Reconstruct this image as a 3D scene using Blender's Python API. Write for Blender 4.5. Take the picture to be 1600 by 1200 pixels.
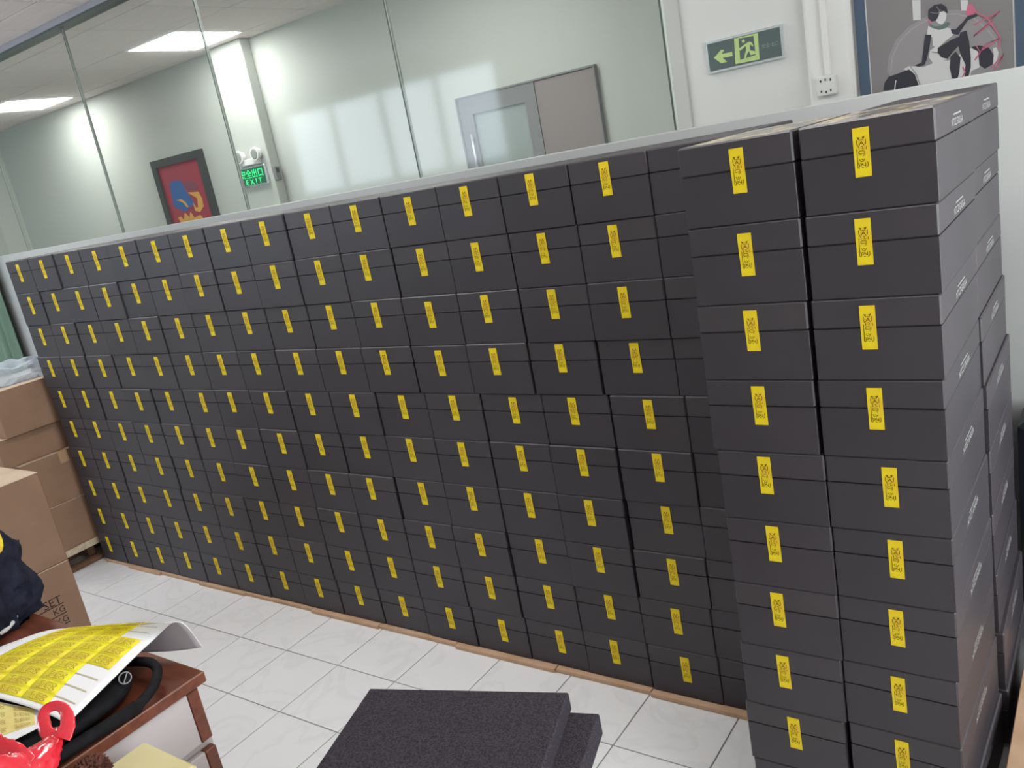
import bpy, bmesh, math, random
from mathutils import Vector, Matrix, noise

for _o in list(bpy.data.objects):
    bpy.data.objects.remove(_o, do_unlink=True)
SC = bpy.context.scene
COL = SC.collection
S = 0.167            # one box level in metres; the modelling unit below is one level


def wv(x, y, z):
    return Vector((x * S, y * S, (z + 0.1) * S))


# ------------------------------------------------------------------ camera, light, exposure
CAM_F, CAM_X, CAM_Y, CAM_Z = 1326.586, 27.5415, -12.2371, 10.3299
cam_d = bpy.data.cameras.new('camera')
cam = bpy.data.objects.new('camera', cam_d)
COL.objects.link(cam)
cam_d.sensor_width = 36.0
cam_d.lens = CAM_F * 36.0 / 1600.0
cam_d.clip_start = 0.02
_r = Vector((0.8081425, 0.5597930, -0.1831322))
_u = Vector((-0.0043983, 0.3166545, 0.9485307))
_f = Vector((-0.5889705, 0.7657426, -0.2583642))
cam.matrix_world = Matrix((( _r.x, _u.x, -_f.x, CAM_X * S), (_r.y, _u.y, -_f.y, CAM_Y * S),
                           (_r.z, _u.z, -_f.z, (CAM_Z + 0.1) * S), (0, 0, 0, 1)))
SC.camera = cam

SC.view_settings.view_transform = 'Standard'
SC.view_settings.look = 'None'
SC.view_settings.gamma = 1.0
SC.view_settings.use_curve_mapping = False
SC.view_settings.exposure = 1.15

world = bpy.data.worlds.new('sky')
SC.world = world
world.use_nodes = True
world.node_tree.nodes['Background'].inputs[0].default_value = (0.72, 0.83, 1.0, 1)
world.node_tree.nodes['Background'].inputs[1].default_value = 1.0

LAMP = 9.5          # radiance of the ceiling panels


def daylight(name, loc, target, sx, sz, power, col):
    d = bpy.data.lights.new(name, 'AREA')
    d.shape = 'RECTANGLE'
    d.size = sx * S
    d.size_y = sz * S
    d.energy = power
    d.color = col
    o = bpy.data.objects.new(name, d)
    COL.objects.link(o)
    o.location = wv(*loc)
    o.rotation_euler = (wv(*target) - wv(*loc)).to_track_quat('-Z', 'Y').to_euler()
    return o


# daylight outside the south window strip and the east window
daylight('south_daylight', (-13.2, -22.7, 12.9), (-13.2, 0, 12.9), 19.4, 6.0, 33.0, (0.80, 0.90, 1.0))
daylight('east_daylight', (39.0, -3.0, 9.5), (0, -3.0, 9.5), 15.5, 11.0, 48.0, (1.0, 0.99, 0.95))

# ------------------------------------------------------------------ materials


def mat(name, col, rough=0.6, spec=0.4, metal=0.0, emit=None, estr=0.0, coat=0.0):
    m = bpy.data.materials.new(name)
    m.use_nodes = True
    b = m.node_tree.nodes['Principled BSDF']
    b.inputs['Base Color'].default_value = (*col, 1)
    b.inputs['Roughness'].default_value = rough
    b.inputs['Specular IOR Level'].default_value = spec
    b.inputs['Metallic'].default_value = metal
    b.inputs['Coat Weight'].default_value = coat
    if emit:
        b.inputs['Emission Color'].default_value = (*emit, 1)
        b.inputs['Emission Strength'].default_value = estr
    return m


def noisy(m, c1, c2, scale=8.0, stretch=(1, 1, 1), detail=4.0, lo=0.35, hi=0.65, bump=0.0, coords='Object'):
    nt = m.node_tree
    b = nt.nodes['Principled BSDF']
    tc = nt.nodes.new('ShaderNodeTexCoord')
    mp = nt.nodes.new('ShaderNodeMapping')
    mp.inputs['Scale'].default_value = stretch
    if coords == 'World':
        g = nt.nodes.new('ShaderNodeNewGeometry')
        nt.links.new(g.outputs['Position'], mp.inputs['Vector'])
    else:
        nt.links.new(tc.outputs[coords], mp.inputs['Vector'])
    nz = nt.nodes.new('ShaderNodeTexNoise')
    nz.inputs['Scale'].default_value = scale
    nz.inputs['Detail'].default_value = detail
    nt.links.new(mp.outputs[0], nz.inputs['Vector'])
    cr = nt.nodes.new('ShaderNodeValToRGB')
    cr.color_ramp.elements[0].position = lo
    cr.color_ramp.elements[0].color = (*c1, 1)
    cr.color_ramp.elements[1].position = hi
    cr.color_ramp.elements[1].color = (*c2, 1)
    nt.links.new(nz.outputs[0], cr.inputs[0])
    nt.links.new(cr.outputs[0], b.inputs['Base Color'])
    if bump:
        bp = nt.nodes.new('ShaderNodeBump')
        bp.inputs['Strength'].default_value = bump
        bp.inputs['Distance'].default_value = 0.004
        nt.links.new(nz.outputs[0], bp.inputs['Height'])
        nt.links.new(bp.outputs[0], b.inputs['Normal'])
    return m


M = {}
M['box'] = noisy(mat('charcoal_board', (0.03, 0.028, 0.033), 0.46, 0.5), (0.030, 0.0262, 0.0325), (0.0385, 0.033, 0.0395), 3.0)


def per_box_tone(m, amt=0.22):
    nt = m.node_tree
    b = nt.nodes['Principled BSDF']
    src = b.inputs['Base Color'].links[0].from_socket
    oi = nt.nodes.new('ShaderNodeObjectInfo')
    cr = nt.nodes.new('ShaderNodeValToRGB')
    e = cr.color_ramp.elements
    e[0].color = (1 - amt, 1 - amt, 1 - amt * 0.7, 1)
    e[1].color = (1 + amt, 1 + amt * 0.75, 1 + amt * 0.8, 1)
    x = e.new(0.5)
    x.color = (1.0, 0.97, 1.03, 1)
    nt.links.new(oi.outputs['Random'], cr.inputs[0])
    mx = nt.nodes.new('ShaderNodeMix')
    mx.data_type = 'RGBA'
    mx.blend_type = 'MULTIPLY'
    mx.inputs[0].default_value = 1.0
    nt.links.new(src, mx.inputs[6])
    nt.links.new(cr.outputs[0], mx.inputs[7])
    nt.links.new(mx.outputs[2], b.inputs['Base Color'])
    return m


per_box_tone(M['box'], 0.10)
M['lid'] = noisy(mat('charcoal_lid_board', (0.034, 0.031, 0.036), 0.46, 0.5), (0.0345, 0.0305, 0.037), (0.0435, 0.0375, 0.0435), 3.0)
per_box_tone(M['lid'], 0.12)
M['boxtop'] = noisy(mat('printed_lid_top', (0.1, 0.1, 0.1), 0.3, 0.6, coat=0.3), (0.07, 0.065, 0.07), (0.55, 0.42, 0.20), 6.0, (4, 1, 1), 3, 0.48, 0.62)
M['yellow'] = noisy(mat('yellow_seal_paper', (0.78, 0.6, 0.02), 0.55, 0.3), (0.80, 0.52, 0.025), (0.86, 0.70, 0.012), 22.0, detail=3)
M['yellow2'] = noisy(mat('yellow_seal_sheet', (0.78, 0.66, 0.02), 0.5, 0.3), (0.76, 0.60, 0.03), (0.84, 0.76, 0.015), 18.0)
M['pale_seal'] = noisy(mat('faded_seal', (0.75, 0.65, 0.2), 0.5, 0.3), (0.70, 0.55, 0.16), (0.76, 0.68, 0.22), 18.0)
M['ink'] = mat('brown_ink', (0.17, 0.075, 0.012), 0.7, 0.2)
M['sheet_ink'] = mat('olive_sheet_ink', (0.40, 0.27, 0.012), 0.7, 0.2)
M['shaded_underside'] = mat('shaded_paper_back', (0.42, 0.39, 0.42), 0.6, 0.2)  # grey colour stands in for the shade under the curled sheet
M['white_ink'] = mat('white_ink', (0.40, 0.41, 0.40), 0.6, 0.2)
M['black_ink'] = mat('black_ink', (0.03, 0.02, 0.018), 0.7, 0.2)
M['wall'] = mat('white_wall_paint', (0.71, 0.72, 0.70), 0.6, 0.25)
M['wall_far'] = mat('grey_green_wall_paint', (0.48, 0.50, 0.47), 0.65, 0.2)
M['column'] = mat('column_paint', (0.80, 0.80, 0.78), 0.5, 0.3)
M['jamb'] = mat('jamb_paint', (0.55, 0.56, 0.54), 0.6, 0.2)
M['partition'] = mat('partition_panel', (0.43, 0.445, 0.44), 0.35, 0.4)
M['alu'] = mat('aluminium_rail', (0.42, 0.44, 0.50), 0.35, 0.5, 0.5)
M['joint'] = mat('glass_joint', (0.07, 0.09, 0.08), 0.4, 0.4)
M['edge'] = mat('glass_edge', (0.45, 0.50, 0.45), 0.3, 0.5)
M['ceiling'] = noisy(mat('ceiling_board', (0.6, 0.55, 0.53), 0.8, 0.1), (0.70, 0.64, 0.62), (0.76, 0.695, 0.675), 5.0, (1, 14, 1), 4, 0.3, 0.7)
M['ceil_joint'] = mat('ceiling_joint', (0.30, 0.27, 0.27), 0.8, 0.1)
M['lamp'] = mat('lamp_diffuser', (0.9, 0.9, 0.9), 0.5, 0.2, emit=(1.0, 0.985, 0.96), estr=LAMP)
M['white_metal'] = mat('white_metal', (0.8, 0.8, 0.8), 0.4, 0.4)
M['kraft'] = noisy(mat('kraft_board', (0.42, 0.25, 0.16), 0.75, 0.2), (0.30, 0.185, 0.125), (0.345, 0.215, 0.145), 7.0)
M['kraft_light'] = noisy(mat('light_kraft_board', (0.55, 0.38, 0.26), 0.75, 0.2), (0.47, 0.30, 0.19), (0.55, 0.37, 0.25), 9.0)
M['kraft_lit_top'] = noisy(mat('lit_kraft_flap', (0.6, 0.47, 0.35), 0.7, 0.2), (0.56, 0.43, 0.32), (0.62, 0.49, 0.375), 9.0)  # paler than the carton body to imitate bright light on the top flaps
M['tape'] = mat('packing_tape', (0.50, 0.33, 0.20), 0.22, 0.5)
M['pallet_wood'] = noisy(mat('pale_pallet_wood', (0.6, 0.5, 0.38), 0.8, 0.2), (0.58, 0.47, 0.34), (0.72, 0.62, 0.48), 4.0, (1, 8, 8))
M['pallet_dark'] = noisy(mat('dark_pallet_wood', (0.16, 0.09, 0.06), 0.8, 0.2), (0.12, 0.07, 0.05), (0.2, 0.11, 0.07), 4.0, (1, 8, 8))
M['desk'] = noisy(mat('redbrown_laminate', (0.26, 0.09, 0.045), 0.35, 0.4), (0.115, 0.032, 0.016), (0.175, 0.052, 0.026), 6.0, (1, 9, 9))
M['desk_white'] = mat('white_laminate', (0.50, 0.455, 0.465), 0.45, 0.4)
M['paper'] = mat('white_paper', (0.83, 0.83, 0.85), 0.6, 0.25)
M['paper_line'] = mat('paper_cut_line', (0.55, 0.48, 0.30), 0.7, 0.2)
M['blackcloth'] = noisy(mat('black_cloth', (0.012, 0.012, 0.015), 0.8, 0.2), (0.005, 0.005, 0.006), (0.010, 0.010, 0.013), 40.0, bump=0.3)
M['navy'] = noisy(mat('navy_cloth', (0.012, 0.014, 0.03), 0.85, 0.2), (0.010, 0.011, 0.022), (0.022, 0.024, 0.045), 30.0, bump=0.3)
M['navyshell'] = mat('navy_shell', (0.035, 0.04, 0.06), 0.4, 0.4)
M['lanyard'] = noisy(mat('yellow_ribbon', (0.7, 0.5, 0.03), 0.6, 0.3), (0.62, 0.42, 0.03), (0.78, 0.62, 0.04), 30.0)
M['emblem'] = mat('grey_emblem_thread', (0.30, 0.30, 0.31), 0.6, 0.3)
M['cord'] = mat('white_cord', (0.7, 0.7, 0.68), 0.5, 0.3)
M['red'] = noisy(mat('red_plastic_film', (0.7, 0.01, 0.03), 0.16, 0.6, coat=0.6), (0.60, 0.006, 0.022), (0.80, 0.035, 0.06), 14.0, bump=0.6)
M['foam'] = noisy(mat('charcoal_foam', (0.04, 0.035, 0.045), 0.95, 0.1), (0.030, 0.025, 0.033), (0.062, 0.054, 0.066), 260.0, detail=2, bump=0.9)
M['paleyellow'] = noisy(mat('pale_yellow_board', (0.76, 0.66, 0.3), 0.6, 0.2), (0.60, 0.53, 0.27), (0.68, 0.61, 0.36), 3.0)
M['fur'] = noisy(mat('brown_fur', (0.1, 0.04, 0.03), 0.9, 0.1), (0.06, 0.025, 0.02), (0.16, 0.07, 0.05), 60.0)
M['curtain'] = noisy(mat('green_curtain', (0.25, 0.42, 0.32), 0.85, 0.1), (0.13, 0.205, 0.155), (0.19, 0.28, 0.215), 6.0, (1, 1, 0.2))
M['grout'] = mat('tile_grout', (0.30, 0.29, 0.29), 0.8, 0.1)
M['green_glow'] = mat('green_sign_glow', (0.02, 0.5, 0.15), 0.4, 0.3, emit=(0.02, 0.75, 0.17), estr=1.0)
M['sign_dark'] = mat('dark_sign_face', (0.10, 0.135, 0.135), 0.4, 0.4)
M['sign_green'] = mat('dim_green_face', (0.02, 0.13, 0.07), 0.4, 0.4)
M['lime'] = mat('lime_sign_print', (0.52, 0.68, 0.28), 0.5, 0.3)
M['sign_grey_ink'] = mat('grey_green_sign_print', (0.30, 0.36, 0.34), 0.5, 0.3)
M['silver'] = mat('silver_trim', (0.72, 0.75, 0.78), 0.25, 0.5, 0.7)
M['socket'] = mat('socket_plastic', (0.74, 0.75, 0.73), 0.35, 0.4)
M['darkhole'] = mat('dark_slot', (0.06, 0.06, 0.06), 0.6, 0.2)
M['clear'] = mat('lamp_lens', (0.85, 0.87, 0.87), 0.1, 0.6)
M['lens_grey'] = mat('reflector_grey', (0.32, 0.34, 0.33), 0.2, 0.6)
M['pframe'] = mat('blue_grey_frame', (0.085, 0.125, 0.19), 0.5, 0.3)
M['pgrey'] = mat('poster_grey', (0.26, 0.245, 0.25), 0.5, 0.3)
M['pgrey2'] = mat('poster_light_grey', (0.33, 0.31, 0.32), 0.5, 0.3)
M['pwhite'] = mat('poster_white', (0.68, 0.68, 0.68), 0.5, 0.3)
M['pblack'] = mat('poster_black', (0.045, 0.045, 0.06), 0.5, 0.3)
M['pring'] = mat('poster_ring_grey', (0.42, 0.40, 0.41), 0.5, 0.3)
M['ppink'] = mat('poster_pink', (0.62, 0.17, 0.26), 0.5, 0.3)
M['pteal'] = mat('poster_teal', (0.14, 0.2, 0.19), 0.5, 0.3)
M['rframe'] = mat('dark_picture_frame', (0.045, 0.05, 0.05), 0.5, 0.3)
M['rred'] = mat('picture_red', (0.34, 0.04, 0.065), 0.5, 0.3)
M['rblue'] = mat('picture_blue', (0.03, 0.12, 0.34), 0.5, 0.3)
M['rgold'] = mat('picture_gold', (0.68, 0.36, 0.08), 0.5, 0.3)
M['rdark'] = mat('picture_plum', (0.20, 0.06, 0.10), 0.5, 0.3)
M['doorgrey'] = mat('taupe_door_panel', (0.26, 0.225, 0.225), 0.5, 0.3)
M['doorframe'] = mat('door_frame_metal', (0.20, 0.20, 0.205), 0.4, 0.4)


def glass_mat(name, tint, rough=0.0):
    m = bpy.data.materials.new(name)
    m.use_nodes = True
    nt = m.node_tree
    nt.nodes.clear()
    out = nt.nodes.new('ShaderNodeOutputMaterial')
    mix = nt.nodes.new('ShaderNodeMixShader')
    tr = nt.nodes.new('ShaderNodeBsdfTransparent')
    gl = nt.nodes.new('ShaderNodeBsdfGlossy')
    fr = nt.nodes.new('ShaderNodeFresnel')
    fr.inputs['IOR'].default_value = 1.5
    tr.inputs[0].default_value = (*tint, 1)
    gl.inputs['Roughness'].default_value = rough
    # the ray goes straight through a thin pane: mirror only on the side it enters
    ge = nt.nodes.new('ShaderNodeNewGeometry')
    inv = nt.nodes.new('ShaderNodeMath')
    inv.operation = 'SUBTRACT'
    inv.inputs[0].default_value = 1.0
    nt.links.new(ge.outputs['Backfacing'], inv.inputs[1])
    ml = nt.nodes.new('ShaderNodeMath')
    ml.operation = 'MULTIPLY'
    nt.links.new(fr.outputs[0], ml.inputs[0])
    nt.links.new(inv.outputs[0], ml.inputs[1])
    nt.links.new(ml.outputs[0], mix.inputs[0])
    nt.links.new(tr.outputs[0], mix.inputs[1])
    nt.links.new(gl.outputs[0], mix.inputs[2])
    nt.links.new(mix.outputs[0], out.inputs['Surface'])
    return m


M['glass'] = glass_mat('partition_glass', (0.955, 0.975, 0.96), 0.06)
M['pane'] = glass_mat('window_glass', (0.98, 0.99, 0.985), 0.0)
M['film'] = glass_mat('clear_plastic_film', (0.92, 0.95, 0.98), 0.12)
_nt = M['film'].node_tree
_o = _nt.nodes['Material Output']
_src = _o.inputs['Surface'].links[0].from_socket
_df = _nt.nodes.new('ShaderNodeBsdfDiffuse')
_df.inputs[0].default_value = (0.72, 0.79, 0.86, 1)
_mx = _nt.nodes.new('ShaderNodeMixShader')
_mx.inputs[0].default_value = 0.45
_nt.links.new(_src, _mx.inputs[1])
_nt.links.new(_df.outputs[0], _mx.inputs[2])
_nt.links.new(_mx.outputs[0], _o.inputs['Surface'])


def marble():
    m = mat('marble_tile', (0.8, 0.8, 0.81), 0.22, 0.4)
    nt = m.node_tree
    b = nt.nodes['Principled BSDF']
    g = nt.nodes.new('ShaderNodeNewGeometry')
    oi = nt.nodes.new('ShaderNodeObjectInfo')
    ad = nt.nodes.new('ShaderNodeVectorMath')
    ad.operation = 'MULTIPLY_ADD'
    cmb = nt.nodes.new('ShaderNodeCombineXYZ')
    for k in range(3):
        nt.links.new(oi.outputs['Random'], cmb.inputs[k])
    nt.links.new(cmb.outputs[0], ad.inputs[0])
    ad.inputs[1].default_value = (7, 11, 5)
    nt.links.new(g.outputs['Position'], ad.inputs[2])
    n1 = nt.nodes.new('ShaderNodeTexNoise')
    n1.inputs['Scale'].default_value = 3.2
    n1.inputs['Detail'].default_value = 6
    n1.inputs['Distortion'].default_value = 1.6
    nt.links.new(ad.outputs[0], n1.inputs['Vector'])
    sub = nt.nodes.new('ShaderNodeMath')
    sub.operation = 'SUBTRACT'
    sub.inputs[1].default_value = 0.5
    nt.links.new(n1.outputs[0], sub.inputs[0])
    ab = nt.nodes.new('ShaderNodeMath')
    ab.operation = 'ABSOLUTE'
    nt.links.new(sub.outputs[0], ab.inputs[0])
    cr = nt.nodes.new('ShaderNodeValToRGB')
    cr.color_ramp.elements[0].position = 0.0
    cr.color_ramp.elements[0].color = (0.755, 0.755, 0.77, 1)
    cr.color_ramp.elements[1].position = 0.05
    cr.color_ramp.elements[1].color = (0.80, 0.80, 0.815, 1)
    nt.links.new(ab.outputs[0], cr.inputs[0])
    nt.links.new(cr.outputs[0], b.inputs['Base Color'])
    return m


M['marble'] = marble()

# ------------------------------------------------------------------ mesh helpers


class MB:
    """Collects shapes in level units relative to an origin; build() links ONE mesh object."""

    def __init__(self, origin=(0, 0, 0)):
        self.o = origin
        self.v, self.f, self.mi = [], [], []

    def vert(self, p):
        self.v.append(((p[0] - self.o[0]) * S, (p[1] - self.o[1]) * S, (p[2] - self.o[2]) * S))
        return len(self.v) - 1

    def face(self, idx, mi=0):
        self.f.append(tuple(idx))
        self.mi.append(mi)

    def box(self, x0, x1, y0, y1, z0, z1, mi=0):
        i = [self.vert(p) for p in ((x0, y0, z0), (x1, y0, z0), (x1, y1, z0), (x0, y1, z0),
                                    (x0, y0, z1), (x1, y0, z1), (x1, y1, z1), (x0, y1, z1))]
        for q in ((3, 2, 1, 0), (4, 5, 6, 7), (0, 1, 5, 4), (1, 2, 6, 5), (2, 3, 7, 6), (3, 0, 4, 7)):
            self.face([i[k] for k in q], mi)
        return self

    def chbox(self, x0, x1, y0, y1, z0, z1, c=0.02, mi=0, top=None):
        """box with chamfered edges (26 faces)"""
        X, Y, Z = (x0, x1), (y0, y1), (z0, z1)
        d = {}
        for a in (0, 1):
            for b in (0, 1):
                for e in (0, 1):
                    sx, sy, sz = (c if a == 0 else -c), (c if b == 0 else -c), (c if e == 0 else -c)
                    d[a, b, e, 'x'] = self.vert((X[a], Y[b] + sy, Z[e] + sz))
                    d[a, b, e, 'y'] = self.vert((X[a] + sx, Y[b], Z[e] + sz))
                    d[a, b, e, 'z'] = self.vert((X[a] + sx, Y[b] + sy, Z[e]))

        def q(l, m_=mi):
            self.face([d[k] for k in l], m_)
        q([(0, 0, 0, 'x'), (0, 0, 1, 'x'), (0, 1, 1, 'x'), (0, 1, 0, 'x')])
        q([(1, 0, 0, 'x'), (1, 1, 0, 'x'), (1, 1, 1, 'x'), (1, 0, 1, 'x')])
        q([(0, 0, 0, 'y'), (1, 0, 0, 'y'), (1, 0, 1, 'y'), (0, 0, 1, 'y')])
        q([(0, 1, 0, 'y'), (0, 1, 1, 'y'), (1, 1, 1, 'y'), (1, 1, 0, 'y')])
        q([(0, 0, 0, 'z'), (0, 1, 0, 'z'), (1, 1, 0, 'z'), (1, 0, 0, 'z')])
        q([(0, 0, 1, 'z'), (1, 0, 1, 'z'), (1, 1, 1, 'z'), (0, 1, 1, 'z')], mi if top is None else top)
        for b in (0, 1):
            for e in (0, 1):
                l = [(0, b, e, 'y'), (1, b, e, 'y'), (1, b, e, 'z'), (0, b, e, 'z')]
                q(l if (b + e) % 2 else l[::-1])
                l = [(b, 0, e, 'x'), (b, 1, e, 'x'), (b, 1, e, 'z'), (b, 0, e, 'z')]
                q(l[::-1] if (b + e) % 2 else l)
                l = [(b, e, 0, 'x'), (b, e, 1, 'x'), (b, e, 1, 'y'), (b, e, 0, 'y')]
                q(l if (b + e) % 2 else l[::-1])
                for a in (0, 1):
                    t = [(a, b, e, 'x'), (a, b, e, 'y'), (a, b, e, 'z')]
                    q(t if (a + b + e) % 2 else t[::-1])
        return self

    def prism(self, poly, y0, y1, mi=0):
        """polygon of (x, z) points extruded along y from y0 (front) to y1"""
        n = len(poly)
        ar = sum(poly[k][0] * poly[(k + 1) % n][1] - poly[(k + 1) % n][0] * poly[k][1] for k in range(n))
        if ar < 0:
            poly = poly[::-1]
        a = [self.vert((x, y0, z)) for x, z in poly]
        b = [self.vert((x, y1, z)) for x, z in poly]
        self.face(a, mi)
        self.face(b[::-1], mi)
        for k in range(n):
            self.face([a[(k + 1) % n], a[k], b[k], b[(k + 1) % n]], mi)
        return self

    def stroke(self, pts, w, fn, mi=0):
        """flat polyline of width w in a 2-D frame, placed by fn(u, v) -> 3-D point"""
        n = len(pts)
        L, R = [], []
        for k in range(n):
            a = Vector(pts[max(0, k - 1)])
            b = Vector(pts[min(n - 1, k + 1)])
            t = (b - a).normalized() if (b - a).length > 1e-9 else Vector((1, 0))
            q = Vector((-t.y, t.x)) * w * 0.5
            c = Vector(pts[k])
            if k == 0:
                c = c - t * w * 0.3
            if k == n - 1:
                c = c + t * w * 0.3
            L.append(self.vert(fn(*(c + q))))
            R.append(self.vert(fn(*(c - q))))
        for k in range(n - 1):
            self.face([R[k], R[k + 1], L[k + 1], L[k]], mi)

    def fpoly(self, pts, fn, mi=0):
        n = len(pts)
        ar = sum(pts[k][0] * pts[(k + 1) % n][1] - pts[(k + 1) % n][0] * pts[k][1] for k in range(n))
        if ar < 0:
            pts = pts[::-1]
        self.face([self.vert(fn(*q)) for q in pts], mi)

    def tube(self, pts, r, n=8, mi=0, flat=1.0, up=(0, 0, 1)):
        P = [Vector(q) for q in pts]
        R = r if isinstance(r, (list, tuple)) else [r] * len(P)
        rings = []
        for k in range(len(P)):
            t = (P[min(k + 1, len(P) - 1)] - P[max(k - 1, 0)]).normalized()
            a = t.cross(Vector(up))
            if a.length < 1e-4:
                a = t.cross(Vector((1, 0, 0)))
            a.normalize()
            b = a.cross(t)
            rings.append([self.vert(P[k] + a * R[k] * math.cos(2 * math.pi * j / n) + b * R[k] * flat * math.sin(2 * math.pi * j / n)) for j in range(n)])
        for k in range(len(P) - 1):
            for j in range(n):
                self.face([rings[k][j], rings[k][(j + 1) % n], rings[k + 1][(j + 1) % n], rings[k + 1][j]], mi)
        self.face(rings[0][::-1], mi)
        self.face(rings[-1], mi)
        return self

    def grid(self, fn, nu, nv, mi=0, thick=None, back=None):
        """surface fn(u, v) -> point; thick = function (u, v) -> offset point of the back side"""
        def sheet(f):
            return [[self.vert(f(i / nu, j / nv)) for j in range(nv + 1)] for i in range(nu + 1)]
        A = sheet(fn)
        for i in range(nu):
            for j in range(nv):
                self.face([A[i][j], A[i + 1][j], A[i + 1][j + 1], A[i][j + 1]], mi)
        if thick:
            B = sheet(thick)
            for i in range(nu):
                for j in range(nv):
                    self.face([B[i][j], B[i][j + 1], B[i + 1][j + 1], B[i + 1][j]], mi if back is None else back)
            for i in range(nu):
                self.face([A[i][0], B[i][0], B[i + 1][0], A[i + 1][0]], mi)
                self.face([A[i][nv], A[i + 1][nv], B[i + 1][nv], B[i][nv]], mi)
            for j in range(nv):
                self.face([A[0][j], A[0][j + 1], B[0][j + 1], B[0][j]], mi)
                self.face([A[nu][j], B[nu][j], B[nu][j + 1], A[nu][j + 1]], mi)
        return self

    def mesh(self, name, mats, smooth=False):
        me = bpy.data.meshes.new(name)
        me.from_pydata(self.v, [], self.f)
        for m in (mats if isinstance(mats, (list, tuple)) else [mats]):
            me.materials.append(m)
        me.polygons.foreach_set('material_index', self.mi)
        if smooth:
            me.polygons.foreach_set('use_smooth', [True] * len(self.f))
        me.update()
        return me

    def build(self, name, mats, parent=None, smooth=False):
        o = bpy.data.objects.new(name, self.mesh(name, mats, smooth))
        COL.objects.link(o)
        if parent is not None:
            o.parent = parent
        else:
            o.location = wv(*self.o)
        return o


def tag(o, label, cat, group=None):
    o['label'] = label
    o['category'] = cat
    if group:
        o['group'] = group
    return o


def thing(name, origin, label, cat, group=None):
    o = bpy.data.objects.new(name, None)
    o.empty_display_size = 0.05
    COL.objects.link(o)
    o.location = wv(*origin)
    return tag(o, label, cat, group)


def structure(name, mb, m):
    o = mb.build(name, m)
    o['kind'] = 'structure'
    return o


def struct_root(name, origin=(0, 0, 0)):
    o = bpy.data.objects.new(name, None)
    o.empty_display_size = 0.05
    COL.objects.link(o)
    o.location = wv(*origin)
    o['kind'] = 'structure'
    return o


def link(name, me, parent, loc=(0, 0, 0)):
    o = bpy.data.objects.new(name, me)
    COL.objects.link(o)
    o.parent = parent
    o.location = (loc[0] * S, loc[1] * S, loc[2] * S)
    return o


def text_mesh(body, width, m, extrude=0.0):
    """mesh of a line of text in the xy plane, centred, scaled to a width in level units"""
    cu = bpy.data.curves.new('lettering', 'FONT')
    cu.body = body
    cu.align_x = 'CENTER'
    cu.align_y = 'CENTER'
    cu.extrude = extrude
    cu.resolution_u = 2
    ob = bpy.data.objects.new('lettering', cu)
    COL.objects.link(ob)
    dg = bpy.context.evaluated_depsgraph_get()
    me = bpy.data.meshes.new_from_object(ob.evaluated_get(dg))
    bpy.data.objects.remove(ob, do_unlink=True)
    xs = [v.co.x for v in me.vertices]
    ys = [v.co.y for v in me.vertices]
    k = width / (max(xs) - min(xs))
    cx, cy = (max(xs) + min(xs)) / 2, (max(ys) + min(ys)) / 2
    for v in me.vertices:
        v.co = Vector(((v.co.x - cx) * k, (v.co.y - cy) * k, 0))
    me.materials.clear()
    me.materials.append(m)
    return me, k * (max(ys) - min(ys))


def text_front(me, x, y, z, origin, sy=1.0):
    """lay a text mesh onto a vertical face looking towards -y"""
    for v in me.vertices:
        v.co = Vector(((v.co.x + x - origin[0]) * S, (y - origin[1]) * S, (v.co.y * sy + z - origin[2]) * S))
    return me


def text_east(me, x, y, z, origin, sy=1.0):
    """lay a text mesh onto a vertical face looking towards +x"""
    for v in me.vertices:
        v.co = Vector(((x - origin[0]) * S, (v.co.x + y - origin[1]) * S, (v.co.y * sy + z - origin[2]) * S))
    return me


ORD = ['first', 'second', 'third', 'fourth', 'fifth', 'sixth', 'seventh', 'eighth', 'ninth', 'tenth',
       '11th', '12th', '13th', '14th', '15th', '16th']
rnd = random.Random(7)

# ================================================================== THE ROOM
XW, XE, YS, YN, YB, ZC = -30.0, 38.0, -22.0, 15.3, 12.5, 17.4

fl = MB()
fl.box(XW - 1, XE + 1, YS - 1, YN + 1, -0.9, -0.125)
floor = structure('floor', fl, M['grout'])
TX, TY = 1.8, 1.74
tm = MB((0, 0, 0))
tm.chbox(0.012, TX - 0.012, 0.012, TY - 0.012, -0.122, -0.1, 0.006)
tile_me = tm.mesh('tile', M['marble'])
tx0, ty0 = 11.05 - 10 * TX, 0.15 - 6 * TY
for i in range(19):
    for j in range(7):
        o = link('tile', tile_me, floor)
        o.location = ((tx0 + i * TX) * S, (ty0 + j * TY) * S, -0.0002 * rnd.random())
# the rest of the floor, past the tiles one can tell apart
rest = MB()
for (a, b, c, d) in ((XW, tx0, YS, YN), (tx0 + 19 * TX, XE, YS, YN), (tx0, tx0 + 19 * TX, YS, ty0), (tx0, tx0 + 19 * TX, ty0 + 7 * TY, YN)):
    rest.box(a, b, c, d, -0.124, -0.102)
ro_ = rest.build('tile_field', M['marble'], floor)
ro_.location = (0, 0, -0.1 * S)
for o in floor.children:
    if o is not ro_:
        o.location.z -= 0.0
floor.location = (0, 0, 0.1 * S)
for o in floor.children:
    pass
ro_.location = (0, 0, 0)

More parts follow.
